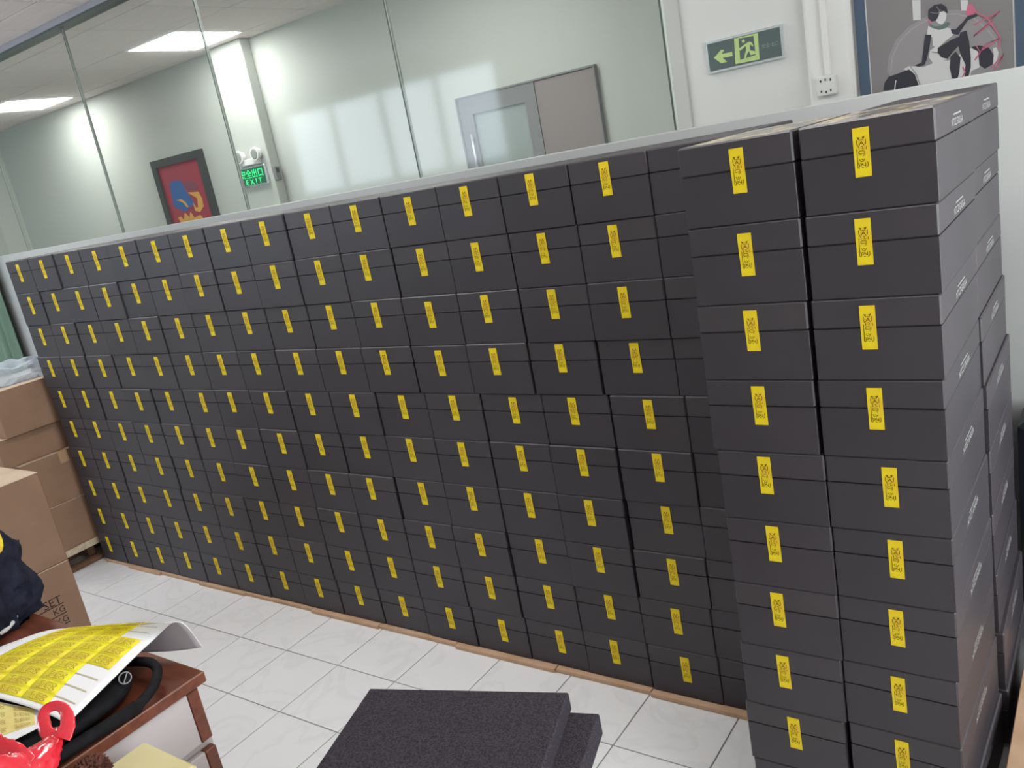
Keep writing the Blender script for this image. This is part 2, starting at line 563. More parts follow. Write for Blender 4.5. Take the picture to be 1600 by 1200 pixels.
cl = MB()
cl.box(XW - 1, XE + 1, YS - 1, YN + 1, ZC + 0.06, ZC + 0.8)
ceiling = structure('ceiling', cl, M['ceil_joint'])
cp = MB()
cp.chbox(0.03, 3.57, 0.03, 3.57, ZC, ZC + 0.07, 0.015)
panel_me = cp.mesh('ceiling_panel', M['ceiling'])
GX, GY = -6.9, 10.5
LIGHTS = [(-6.9, 10.5), (-21.3, 10.5), (7.5, 6.9), (-6.9, -3.9), (7.5, -3.9), (21.9, -3.9), (-21.3, -3.9)]  # first two are seen; the others are unseen, needed to light the rooms
lampcells = {(round((x - GX) / 3.6), round((y - GY) / 3.6)) for x, y in LIGHTS}
for i in range(-6, 9):
    for j in range(-4, 2):
        if (i, j) in lampcells or GX + i * 3.6 > 24:
            continue
        o = link('ceiling_panel', panel_me, ceiling)
        o.location = ((GX + i * 3.6) * S, (GY + j * 3.6) * S, 0)
cr_ = MB()
x0, x1, y0, y1 = GX - 6 * 3.6, GX + 9 * 3.6, GY - 4 * 3.6, GY + 2 * 3.6
for (a, b, c, d) in ((XW, x0, YS, YN), (x1, XE, YS, YN), (x0, x1, YS, y0)):
    if b - a > 0.05 and d - c > 0.05:
        cr_.box(a, b, c, d, ZC, ZC + 0.07)
cr_.build('ceiling_field', M['ceiling'], ceiling)


# walls
w = MB()
w.box(XW - 0.6, XW, YS - 0.6, YN + 0.6, -0.1, ZC)
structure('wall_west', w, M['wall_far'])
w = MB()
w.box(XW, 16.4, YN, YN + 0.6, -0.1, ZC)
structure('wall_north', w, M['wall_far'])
w = MB()
w.box(16.45, XE, YB, YN + 0.6, -0.1, ZC)
structure('wall_northeast', w, M['wall'])
w = MB()                                                     # south wall with a window strip
w.box(XW, XE, YS - 0.6, YS, -0.1, 9.9)
w.box(XW, XE, YS - 0.6, YS, 15.9, ZC)
w.box(XW, -22.9, YS - 0.6, YS, 9.9, 15.9)
w.box(-3.5, XE, YS - 0.6, YS, 9.9, 15.9)
structure('wall_south', w, M['wall'])
w = MB()                                                     # east wall with one wide window
w.box(XE, XE + 0.6, YS - 0.6, YN + 0.6, -0.1, 4.0)
w.box(XE, XE + 0.6, YS - 0.6, YN + 0.6, 15.0, ZC)
w.box(XE, XE + 0.6, YS - 0.6, -10.8, 4.0, 15.0)
w.box(XE, XE + 0.6, 4.8, YN + 0.6, 4.0, 15.0)
structure('wall_east', w, M['wall'])
w = MB()                                                     # solid lower half of the partition
w.chbox(XW, XE, 5.0, 5.5, -0.1, 10.14, 0.02)
structure('wall_partition', w, M['partition'])

# pilaster, jamb and column of the far room
w = MB()
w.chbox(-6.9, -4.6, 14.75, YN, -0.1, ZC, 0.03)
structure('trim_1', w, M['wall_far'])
w = MB()
w.chbox(16.44, 17.02, 12.42, YB, -0.1, ZC, 0.02)
structure('trim_2', w, M['jamb'])
w = MB()
w.chbox(20.52, 21.70, 12.2, YB, -0.1, ZC, 0.08)
structure('trim_3', w, M['column'])

# glazing above the partition
win = struct_root('window_1')
MULL = [-23.48, -16.28, -9.08, -1.86, 5.36, 12.55, 19.78]
for k in range(len(MULL)):
    xa = MULL[k - 1] if k else XW
    g = MB()
    g.box(xa + 0.03, MULL[k] - 0.03, 5.10, 5.16, 10.15, 17.12)
    g.build('pane', M['glass'], win).location = wv(0, 0, 0)
    g = MB()
    g.box(MULL[k] - 0.03, MULL[k] + 0.012, 5.085, 5.175, 10.15, 17.12)
    g.build('glass_joint', M['joint'], win).location = wv(0, 0, 0)
    g = MB()
    g.box(MULL[k] + 0.012, MULL[k] + 0.03, 5.09, 5.17, 10.15, 17.12)
    g.build('glass_edge', M['edge'], win).location = wv(0, 0, 0)
win.location = (0, 0, 0)
r_ = MB()
r_.chbox(XW, XE, 4.84, 5.4, 17.18, ZC, 0.02)
o = r_.build('head_rail', M['alu'], win)
o.location = wv(0, 0, 0)
r_ = MB()
r_.box(XW, XE, 4.83, 5.41, 17.13, 17.18)
o = r_.build('rail_gasket', M['joint'], win)
o.location = wv(0, 0, 0)

# daylight windows (behind and beside the camera)
ws = struct_root('window_2')
for k in range(4):
    a = -22.9 + k * 4.85
    f = MB()
    for q in ((a, a + 0.2, 9.9, 15.9), (a + 4.65, a + 4.85, 9.9, 15.9), (a + 0.2, a + 4.65, 9.9, 10.1), (a + 0.2, a + 4.65, 15.7, 15.9)):
        f.box(q[0], q[1], YS - 0.4, YS - 0.2, q[2], q[3])
    f.build('sash', M['white_metal'], ws).location = wv(0, 0, 0)
    f = MB()
    f.box(a + 0.2, a + 4.65, YS - 0.32, YS - 0.29, 10.1, 15.7)
    f.build('pane', M['pane'], ws).location = wv(0, 0, 0)
ws2 = struct_root('window_3')
for k in range(3):
    a = -10.8 + k * 5.2
    f = MB()
    for q in ((a, a + 0.2, 4.0, 15.0), (a + 5.0, a + 5.2, 4.0, 15.0), (a + 0.2, a + 5.0, 4.0, 4.2), (a + 0.2, a + 5.0, 14.8, 15.0)):
        f.box(XE + 0.2, XE + 0.4, q[0], q[1], q[2], q[3])
    f.build('sash', M['white_metal'], ws2).location = wv(0, 0, 0)
    f = MB()
    f.box(XE + 0.29, XE + 0.32, a + 0.2, a + 5.0, 4.2, 14.8)
    f.build('pane', M['pane'], ws2).location = wv(0, 0, 0)

# door at the back of the far room
dr = struct_root('door_1')
d = MB()
for q in ((6.4, 12.6, 12.54, 12.6), (6.4, 6.48, -0.1, 12.54), (12.55, 12.6, -0.1, 12.54)):
    d.box(q[0], q[1], 15.08, YN, q[2], q[3])
d.build('door_frame', M['doorframe'], dr).location = wv(0, 0, 0)
d = MB()
d.chbox(10.05, 12.55, 15.15, YN, -0.1, 12.54, 0.02)
d.build('side_panel', M['doorgrey'], dr).location = wv(0, 0, 0)
d = MB()
for q in ((6.48, 7.1, -0.1, 12.54), (9.55, 10.05, -0.1, 12.54), (7.1, 9.55, 11.9, 12.54), (7.1, 9.55, -0.1, 4.0)):
    d.box(q[0], q[1], 15.12, YN, q[2], q[3])
d.build('door_leaf', M['doorframe'], dr).location = wv(0, 0, 0)
d = MB()
d.box(7.1, 9.55, 15.22, YN, 4.0, 11.9)
d.build('door_pane', mat('dim_door_glass', (0.24, 0.265, 0.25), 0.25, 0.4), dr).location = wv(0, 0, 0)
d = MB()
d.tube([(6.95, 15.0, 9.4), (6.95, 15.0, 11.2)], 0.05, 8)
d.box(6.9, 7.0, 15.0, 15.12, 9.5, 9.6)
d.box(6.9, 7.0, 15.0, 15.12, 11.0, 11.1)
d.build('door_handle', M['silver'], dr, True).location = wv(0, 0, 0)

# ------------------------------------------------------------------ ceiling lights
LLAB = ['bright square ceiling panel light above the red picture, behind the glass',
        'square ceiling panel light at the far corner of the room behind the glass',
        'added unseen square ceiling panel light above the taupe door behind the glass',
        'unseen square ceiling panel light over the carton end of the long box wall',
        'unseen square ceiling panel light over the middle of the long box wall',
        'unseen square ceiling panel light over the tall front box stack',
        'added unseen square ceiling panel light over the green curtain end of the room']
for (lx, ly), lab in zip(LIGHTS, LLAB):
    t = thing('ceiling_light', (lx + 1.8, ly + 1.8, ZC), lab, 'ceiling light', 'square ceiling panel lights')
    f = MB((lx + 1.8, ly + 1.8, ZC))
    for q in ((0.02, 3.58, 0.02, 0.12), (0.02, 3.58, 3.48, 3.58), (0.02, 0.12, 0.12, 3.48), (3.48, 3.58, 0.12, 3.48)):
        f.box(lx + q[0], lx + q[1], ly + q[2], ly + q[3], ZC - 0.03, ZC + 0.05)
    f.build('frame', M['white_metal'], t)
    f = MB((lx + 1.8, ly + 1.8, ZC))
    f.box(lx + 0.12, lx + 3.48, ly + 0.12, ly + 3.48, ZC - 0.02, ZC + 0.04)
    f.build('diffuser', M['lamp'], t)

# ================================================================== BLACK BOXES
BW, BD, BH, SEAM = 1.412, 2.74, 0.995, 0.635
mb = MB()
mb.chbox(-BW / 2 + 0.004, BW / 2 - 0.004, -BD / 2 + 0.004, BD / 2 - 0.004, 0.0, SEAM - 0.004, 0.006)
mb.box(-BW / 2 + 0.03, BW / 2 - 0.03, -BD / 2 + 0.03, BD / 2 - 0.03, SEAM - 0.004, SEAM + 0.01)      # inner neck under the lid
base_me = mb.mesh('box_body', M['box'])
mb = MB()
mb.chbox(-BW / 2, BW / 2, -BD / 2, BD / 2, SEAM, BH, 0.02)
lid_me = mb.mesh('lid', M['lid'])
mb = MB()
mb.chbox(-BW / 2, BW / 2, -BD / 2, BD / 2, SEAM, BH, 0.02, 0, 1)
lidtop_me = mb.mesh('lid', [M['lid'], M['boxtop']])
SW, SH = 0.172, 0.53
YF = -BD / 2


def stick(u, v, off=0.0):
    # the seal bends over the lid seam: its lower half lies a hair further back
    y = YF - 0.010 - off + (0.010 if v < -0.02 else 0.0)
    return (u, y, v)


mb = MB()
mb.grid(lambda a, b: stick((a - 0.5) * SW, (b - 0.5) * SH), 1, 6, 0,
        lambda a, b: stick((a - 0.5) * SW, (b - 0.5) * SH, -0.008))
stick_me = mb.mesh('seal_sticker', M['yellow'])


def gp(l):
    return [((x - 335) / 330 * SW, (580 - y) / 890 * SH) for x, y in l]


GLY = [[(285, 330), (300, 358), (340, 352), (372, 358), (386, 330)],
       [(340, 378), (312, 420), (290, 455)], [(340, 378), (362, 415), (386, 455)], [(312, 420), (366, 420)],
       [(250, 350), (245, 415), (262, 455), (290, 495), (285, 530)], [(425, 350), (422, 425), (404, 452)],
       [(330, 478), (352, 470), (366, 488), (342, 520), (388, 520)],
       [(270, 580), (290, 558), (335, 550), (380, 558), (402, 580), (380, 603), (335, 610), (290, 603), (270, 580)],
       [(278, 612), (312, 640), (345, 662), (400, 616)], [(300, 660), (345, 630), (386, 660)], [(268, 628), (292, 656)],
       [(240, 510), (236, 740), (226, 850), (258, 866)], [(430, 490), (436, 650), (412, 664)], [(436, 760), (440, 832), (402, 866)],
       [(278, 700), (300, 742), (345, 748), (382, 700)], [(320, 700), (345, 716)], [(250, 770), (272, 800), (262, 852)],
       [(285, 775), (392, 832)], [(392, 775), (392, 832)], [(290, 830), (345, 775)], [(318, 856), (345, 856)]]
GLYF = [[(248, 298), (314, 312), (285, 348)], [(352, 312), (418, 290), (386, 346)]]


def seal_print(mbx, fn, k=1.0):
    for st in GLY:
        mbx.stroke([(x * k, y * k) for x, y in gp(st)], 0.0068 * k, fn)
    for st in GLYF:
        mbx.fpoly([(x * k, y * k) for x, y in gp(st)], fn)


mb = MB()
seal_print(mb, lambda u, v: stick(u, v, 0.003))
glyph_me = mb.mesh('seal_print', M['ink'])

# print on the end of the lids of the front stack
tme, th = text_mesh('NTCZ GNSGA', 0.80, M['white_ink'])
text_east(tme, BW / 2 + 0.004, 0.0, 0.738, (0, 0, 0), 0.085 / th)
sme = MB()
for k in range(11):
    a = -0.26 + k * 0.05
    sme.face([sme.vert(q) for q in ((BW / 2 + 0.004, a, 0.815), (BW / 2 + 0.004, a + 0.038, 0.815),
                                    (BW / 2 + 0.004, a + 0.038, 0.832), (BW / 2 + 0.004, a, 0.832))])
small_me = sme.mesh('small_print_line', M['white_ink'])


def make_box(x, yc, lev, label, group, seal=None, ends=False, dy=0.0, yaw=0.0):
    if yaw:                                   # turned a little about its front outer corner
        x, yc = (x + BW / 2 - BW / 2 * math.cos(yaw) + BD / 2 * math.sin(yaw),
                 yc - BD / 2 + BW / 2 * math.sin(yaw) + BD / 2 * math.cos(yaw))
    o = thing('black_box', (x, yc + dy, lev), label, 'box', group)
    o.rotation_euler = (0, 0, -yaw)
    link('box_body', base_me, o)
    l = link('lid', lidtop_me if lev == 9 and yc < BD / 2 + 0.5 and ends is not None else lid_me, o)
    if seal is not None:
        s_ = link('seal_sticker', stick_me, o, (seal[0], 0, seal[1]))
        s_['label'] = 'yellow paper seal with brown seal-script print'
        link('seal_print', glyph_me, s_)
    if ends:
        link('end_print', tme, l)
        link('small_print', small_me, l)
    return o


WALL_X = [[0.716, 2.169, 3.604, 5.053, 6.472, 7.917, 9.335, 10.783, 12.212, 13.649, 15.067, 16.514, 17.932, 19.371, 20.806], [0.731, 2.172, 3.604, 5.048, 6.471, 7.913, 9.336, 10.773, 12.207, 13.639, 15.057, 16.516, 17.934, 19.378, 20.798], [0.719, 2.148, 3.617, 5.054, 6.472, 7.908, 9.326, 10.758, 12.199, 13.635, 15.053, 16.501, 17.919, 19.375, 20.8], [0.681, 2.117, 3.587, 5.048, 6.467, 7.886, 9.304, 10.722, 12.188, 13.613, 15.031, 16.48, 17.898, 19.345, 20.799], [0.73, 2.162, 3.64, 5.066, 6.511, 7.947, 9.365, 10.783, 12.251, 13.696, 15.134, 16.564, 18.002, 19.42, 20.879], [0.737, 2.174, 3.63, 5.053, 6.501, 7.919, 9.337, 10.816, 12.234, 13.685, 15.11, 16.549, 17.993, 19.413, 20.884], [0.711, 2.155, 3.599, 5.042, 6.485, 7.923, 9.353, 10.807, 12.226, 13.644, 15.121, 16.539, 17.976, 19.394, 20.874], [0.702, 2.131, 3.571, 4.989, 6.426, 7.884, 9.329, 10.753, 12.21, 13.635, 15.083, 16.509, 17.967, 19.385, 20.846], [0.675, 2.104, 3.531, 4.988, 6.418, 7.876, 9.305, 10.741, 12.192, 13.617, 15.053, 16.495, 17.954, 19.381, 20.808], [0.636, 2.104, 3.538, 4.987, 6.438, 7.885, 9.325, 10.745, 12.195, 13.644, 15.092, 16.539, 17.969, 19.387, 20.833]]
WALL_SX = [[-0.006, 0.025, 0.023, 0.046, 0.014, 0.042, -0.017, 0.018, 0.004, 0.013, -0.034, -0.001, -0.051, -0.038, -0.04], [0.026, 0.033, 0.027, 0.04, 0.015, 0.025, 0.001, 0.002, -0.002, 0.003, -0.058, 0.015, -0.054, -0.022, -0.052], [0.015, 0.001, 0.061, 0.083, 0.009, 0.06, -0.039, -0.015, -0.006, 0.002, -0.048, -0.018, -0.053, -0.016, -0.037], [-0.016, -0.017, 0.044, 0.091, 0.059, 0.057, -0.014, -0.069, 0.013, 0.019, -0.067, -0.009, -0.06, -0.032, 0.001], [-0.048, -0.055, 0.021, 0.002, 0.018, 0.099, -0.08, -0.067, 0.008, 0.025, 0.029, 0.016, 0.051, -0.047, 0.027], [-0.02, -0.018, 0.017, -0.007, 0.039, -0.001, -0.096, 0.035, -0.018, 0.018, -0.002, 0.002, 0.017, -0.014, 0.051], [-0.047, -0.031, -0.018, -0.005, 0.008, 0.011, -0.002, 0.031, 0.011, -0.045, 0.045, 0.002, 0.01, -0.026, 0.055], [-0.009, -0.023, -0.009, -0.055, -0.049, -0.009, 0.007, -0.015, 0.023, 0.001, 0.023, 0.004, 0.054, -0.0, 0.056], [-0.025, -0.037, -0.055, -0.018, -0.028, 0.01, -0.003, -0.003, 0.025, 0.004, 0.003, 0.014, 0.055, 0.038, 0.02], [-0.119, -0.06, -0.064, -0.04, -0.015, 0.006, 0.013, -0.018, 0.008, 0.031, 0.053, 0.073, 0.112, -0.023, 0.044]]
WALL_SZ = [[0.607, 0.62, 0.64, 0.624, 0.628, 0.623, 0.626, 0.623, 0.643, 0.648, 0.651, 0.636, 0.654, 0.676, 0.664], [0.612, 0.633, 0.616, 0.625, 0.636, 0.643, 0.667, 0.641, 0.676, 0.663, 0.659, 0.649, 0.641, 0.667, 0.66], [0.621, 0.642, 0.633, 0.633, 0.633, 0.642, 0.668, 0.665, 0.657, 0.681, 0.67, 0.617, 0.665, 0.679, 0.64], [0.623, 0.64, 0.609, 0.64, 0.643, 0.653, 0.654, 0.658, 0.661, 0.673, 0.658, 0.629, 0.646, 0.685, 0.668], [0.621, 0.643, 0.635, 0.629, 0.655, 0.637, 0.669, 0.67, 0.676, 0.675, 0.665, 0.687, 0.664, 0.675, 0.664], [0.621, 0.656, 0.653, 0.651, 0.672, 0.65, 0.662, 0.643, 0.67, 0.675, 0.687, 0.681, 0.674, 0.68, 0.688], [0.627, 0.651, 0.654, 0.654, 0.674, 0.662, 0.656, 0.664, 0.665, 0.667, 0.678, 0.688, 0.676, 0.662, 0.668], [0.61, 0.631, 0.624, 0.634, 0.634, 0.654, 0.688, 0.667, 0.687, 0.642, 0.642, 0.635, 0.666, 0.677, 0.641], [0.607, 0.602, 0.596, 0.616, 0.635, 0.638, 0.672, 0.651, 0.647, 0.654, 0.637, 0.602, 0.629, 0.649, 0.615], [0.584, 0.605, 0.586, 0.615, 0.644, 0.648, 0.633, 0.646, 0.671, 0.629, 0.611, 0.575, 0.599, 0.635, 0.607]]
SHEET = [(17.503, -8.809, 4.95), (16.293, -8.868, 4.98), (13.63, -9.01, 4.7), (17.148, -8.078, 4.93), (15.898, -8.223, 4.98), (13.594, -8.448, 4.65), (16.802, -7.268, 4.93), (15.827, -7.541, 5.0), (13.713, -7.808, 4.62), (17.112, -6.959, 5.12), (16.323, -7.261, 5.1), (14.42, -7.376, 4.72), (17.146, -6.775, 4.62), (16.351, -7.094, 4.6), (15.364, -7.281, 4.56)]
HANDLE = [(16.327, -7.373, 4.62), (16.785, -7.444, 4.75), (17.055, -7.442, 4.8), (17.23, -7.483, 4.75), (17.424, -7.696, 4.68), (17.512, -7.998, 4.62), (17.478, -8.205, 4.6)]
REDLOOP = [(17.768, -9.109, 5.0), (17.694, -9.111, 5.15), (17.555, -9.009, 5.25), (17.634, -8.906, 5.3), (17.767, -8.87, 5.25), (17.838, -8.917, 5.15), (17.829, -9.029, 5.0)]
REDBODY = [(17.706, -8.972, 5.05), (17.86, -9.139, 5.05), (17.959, -9.317, 5.05), (17.985, -9.517, 5.05), (17.915, -9.737, 5.0)]
REDTAIL = [(18.012, -9.445, 5.1), (17.879, -9.521, 5.2), (17.64, -9.617, 5.2)]
LANY = [(12.342, -7.038, 6.0), (12.685, -7.004, 6.0), (13.37, -7.113, 6.0), (13.675, -7.136, 5.85), (13.603, -7.063, 5.6)]
CORD = [(13.108, -7.739, 4.6), (13.119, -7.617, 4.62), (12.992, -7.438, 4.65), (13.2, -7.4, 4.9)]
SHEET2 = [(17.109, -8.906, 4.9), (16.88, -9.736, 4.9), (15.137, -9.033, 4.9), (16.775, -8.758, 4.9)]
PBASE = [[21.74, 12.44], [22.0, 12.38]]
A_CIRCLE = [[22.44, 10.54], [22.5, 10.9], [22.7, 11.27], [23.02, 11.51], [23.35, 11.63], [23.73, 11.71], [24.12, 11.64], [24.5, 11.44], [24.79, 11.1], [24.98, 10.79], [25.02, 10.42], [24.96, 10.13]]
A_BAR1 = [[23.12, 12.1], [23.31, 12.06], [23.29, 11.6], [23.12, 11.63]]
A_BAR2 = [[24.18, 11.84], [24.34, 11.8], [24.33, 11.56], [24.19, 11.6]]
A_HAIR = [[23.46, 11.6], [23.48, 11.79], [23.61, 11.87], [23.77, 11.86], [23.87, 11.76], [23.9, 11.61], [23.82, 11.68], [23.73, 11.68], [23.67, 11.55], [23.62, 11.5], [23.54, 11.5]]
A_FACE = [[23.68, 11.66], [23.81, 11.7], [23.87, 11.59], [23.84, 11.46], [23.76, 11.38], [23.67, 11.43], [23.62, 11.52]]
A_SCARF = [[23.49, 11.46], [23.61, 11.37], [23.74, 11.36], [23.88, 11.42], [23.94, 11.37], [23.85, 11.28], [23.69, 11.27], [23.54, 11.35]]
A_TORSO = [[23.45, 11.42], [23.54, 11.35], [23.69, 11.27], [23.86, 11.29], [23.98, 11.23], [24.0, 11.09], [23.86, 11.01], [23.64, 10.86], [23.53, 10.94], [23.53, 11.14], [23.41, 11.22]]
A_ARML = [[23.37, 11.24], [23.51, 11.2], [23.45, 10.9], [23.37, 10.63], [23.31, 10.52], [23.18, 10.51], [23.1, 10.56], [23.26, 10.6], [23.31, 10.87]]
A_ARMR = [[23.94, 11.24], [24.05, 11.2], [24.22, 11.34], [24.32, 11.45], [24.5, 11.45], [24.54, 11.4], [24.32, 11.35], [24.21, 11.21], [24.1, 11.07], [23.97, 11.12]]
A_HIP = [[23.46, 10.84], [23.61, 10.91], [23.69, 10.74], [23.84, 10.56], [23.68, 10.5], [23.51, 10.53], [23.43, 10.68]]
A_LEG1 = [[23.64, 10.86], [23.96, 10.99], [24.2, 11.04], [24.17, 10.88], [23.95, 10.68], [23.84, 10.56], [23.71, 10.62], [23.63, 10.75]]
A_LEG2 = [[24.15, 11.11], [24.28, 11.12], [24.33, 10.85], [24.35, 10.48], [24.34, 10.26], [24.29, 10.06], [24.2, 10.06], [24.23, 10.34], [24.13, 10.61], [24.08, 10.88]]
A_LEG3 = [[23.91, 10.6], [24.03, 10.69], [24.13, 10.53], [24.09, 10.2], [24.04, 10.05], [23.92, 10.08], [23.88, 10.35]]
A_BODY = [[22.82, 10.52], [22.96, 10.57], [23.29, 10.48], [23.54, 10.53], [23.89, 10.52], [24.37, 10.7], [24.51, 10.59], [24.53, 10.22], [24.35, 10.17], [24.32, 10.04], [23.65, 10.06], [23.16, 10.07], [23.09, 10.34]]
A_BOOT = [[22.36, 10.28], [22.47, 10.41], [22.79, 10.46], [22.96, 10.49], [23.09, 10.34], [23.16, 10.05], [22.65, 10.05], [22.32, 10.1]]
A_BALL = [[24.37, 10.73], [24.55, 10.72], [24.75, 10.62], [24.84, 10.43], [24.8, 10.22], [24.64, 10.16], [24.52, 10.28], [24.52, 10.53]]
A_RING = [[24.83, 10.6], [24.9, 10.6], [24.94, 10.47], [24.89, 10.26], [24.82, 10.22], [24.84, 10.43]]
A_S0 = [[24.44, 11.21], [25.0, 11.4], [24.75, 11.19], [24.43, 10.96], [24.87, 11.19]]
A_S1 = [[24.44, 10.41], [24.68, 10.72], [24.98, 10.79], [24.55, 10.58], [24.48, 10.73]]
A_S2 = [[24.79, 10.17], [25.05, 10.42], [24.97, 10.24], [24.84, 10.1]]
A_S3 = [[24.45, 11.53], [24.73, 11.31], [24.99, 10.81], [24.95, 10.57]]
A_S4 = [[24.17, 10.3], [24.22, 10.17], [24.15, 10.07]]
A_P0 = [[24.33, 11.7], [24.42, 11.7], [24.52, 11.5], [24.4, 11.44], [24.27, 11.49]]
A_P1 = [[23.45, 11.61], [23.53, 11.62], [23.56, 11.5], [23.48, 11.46]]
R_FRAME = [[-14.33, 13.38], [-10.0, 13.21], [-10.01, 10.03], [-14.39, 10.0]]
R_INNER = [[-13.88, 13.04], [-10.57, 12.97], [-10.42, 10.02], [-14.36, 10.05]]
R_BLUE = [[-13.28, 12.11], [-12.77, 12.17], [-12.3, 12.08], [-12.12, 11.56], [-11.82, 11.13], [-11.71, 10.82], [-12.29, 10.68], [-12.62, 10.52], [-13.13, 10.73], [-13.5, 10.88], [-13.45, 11.33], [-13.43, 11.73]]
R_FLAME1 = [[-12.01, 11.45], [-11.11, 11.38], [-10.95, 11.02], [-11.0, 10.63], [-11.41, 10.38], [-11.79, 10.48], [-11.79, 10.92], [-11.64, 10.61], [-11.46, 10.64], [-11.34, 11.07], [-11.53, 11.19]]
R_FLAME2 = [[-13.43, 10.31], [-13.15, 10.33], [-13.0, 10.11], [-12.73, 10.48], [-12.43, 10.2], [-12.22, 10.48], [-12.03, 10.15], [-11.48, 10.24], [-11.31, 10.07], [-11.43, 9.99], [-12.8, 9.98], [-13.3, 10.04]]
R_ARC = [[-13.17, 11.19], [-12.72, 11.21], [-12.39, 11.0], [-12.26, 10.73], [-12.43, 10.75], [-12.58, 10.97], [-12.93, 11.14]]
R_HEAD = [[-12.16, 12.01], [-11.66, 11.99], [-11.21, 11.88], [-10.98, 11.66], [-11.22, 11.49], [-11.72, 11.51], [-12.08, 11.65]]
S_OUT = [[17.76, 12.29], [19.89, 12.26], [19.86, 11.46], [17.74, 11.44]]
S_ARROW = [[17.94, 11.83], [18.17, 12.0], [18.27, 11.98], [18.17, 11.89], [18.48, 11.88], [18.48, 11.77], [18.19, 11.78], [18.31, 11.65], [18.13, 11.65]]
S_DOOR = [[18.58, 12.21], [19.25, 12.21], [19.23, 11.52], [18.54, 11.54]]
S_INNER = [[18.71, 12.18], [19.13, 12.16], [19.13, 11.66], [18.69, 11.62]]
S_HEAD = [[18.79, 12.11], [18.84, 12.13], [18.88, 12.09], [18.85, 12.04], [18.8, 12.06]]
S_MAN = [[18.69, 11.92], [18.9, 12.01], [19.0, 12.04], [19.07, 12.0], [19.1, 11.9], [19.06, 11.9], [19.03, 11.96], [19.0, 11.93], [19.0, 11.81], [19.13, 11.76], [19.13, 11.69], [19.0, 11.68], [18.96, 11.8], [18.89, 11.71], [18.84, 11.59], [18.8, 11.6], [18.84, 11.74], [18.89, 11.85], [18.89, 11.95], [18.72, 11.86]]
SHEET = [(17.503, -8.809, 4.95), (16.272, -8.862, 4.97), (14.248, -9.153, 4.95), (17.167, -8.086, 4.94), (15.876, -8.216, 4.97), (14.306, -8.641, 4.94), (16.822, -7.277, 4.94), (15.787, -7.522, 4.99), (14.464, -8.048, 4.93), (17.152, -6.979, 5.14), (16.323, -7.261, 5.1), (15.005, -7.593, 4.97), (17.146, -6.775, 4.62), (16.44, -7.143, 4.62), (15.417, -7.391, 4.62)]
HANDLE = [(16.436, -7.474, 4.66), (16.758, -7.469, 4.74), (17.006, -7.443, 4.76), (17.209, -7.489, 4.72), (17.388, -7.68, 4.66), (17.464, -7.949, 4.6), (17.453, -8.142, 4.585)]
REDLOOP = [(17.831, -9.1, 5.08), (17.66, -9.069, 5.16), (17.538, -8.99, 5.24), (17.617, -8.896, 5.28), (17.788, -8.883, 5.24), (17.9, -8.953, 5.16), (17.938, -9.058, 5.08)]
REDBODY = [(17.708, -8.985, 5.06), (17.915, -9.156, 5.08), (18.038, -9.345, 5.08), (18.097, -9.56, 5.08), (18.117, -9.8, 5.08)]
REDTAIL = [(18.119, -9.468, 5.12), (17.895, -9.514, 5.2), (17.628, -9.611, 5.2)]
SHEET2 = [(17.118, -8.909, 4.905), (16.89, -9.739, 4.905), (15.148, -9.036, 4.905), (16.785, -8.761, 4.905)]
REDLOOP = [(17.89, -9.122, 5.08), (17.738, -9.107, 5.16), (17.576, -9.023, 5.24), (17.568, -8.939, 5.28), (17.655, -8.87, 5.28), (17.813, -8.874, 5.24), (17.942, -8.96, 5.16), (17.97, -9.068, 5.08)]

for k in range(10):
    lev = 9 - k
    row = 'top row' if k == 0 else ('bottom row' if k == 9 else ORD[k] + ' row down')
    for i in range(15):
        lab = 'black sealed box, %s from the brown carton end, %s of the long wall' % (ORD[i], row)
        make_box(WALL_X[k][i], BD / 2, lev, lab, 'black boxes in the long wall', (WALL_SX[k][i], WALL_SZ[k][i]), None,
                 dy=rnd.uniform(-0.016, 0.03))
    xh = WALL_X[k][14] + BW + 0.004
    lab = 'black box half hidden behind the front stack, %s of the long wall' % row
    make_box(xh, BD / 2, lev, lab, 'black boxes in the long wall', (0.0, 0.64), None, dy=rnd.uniform(0.0, 0.03))

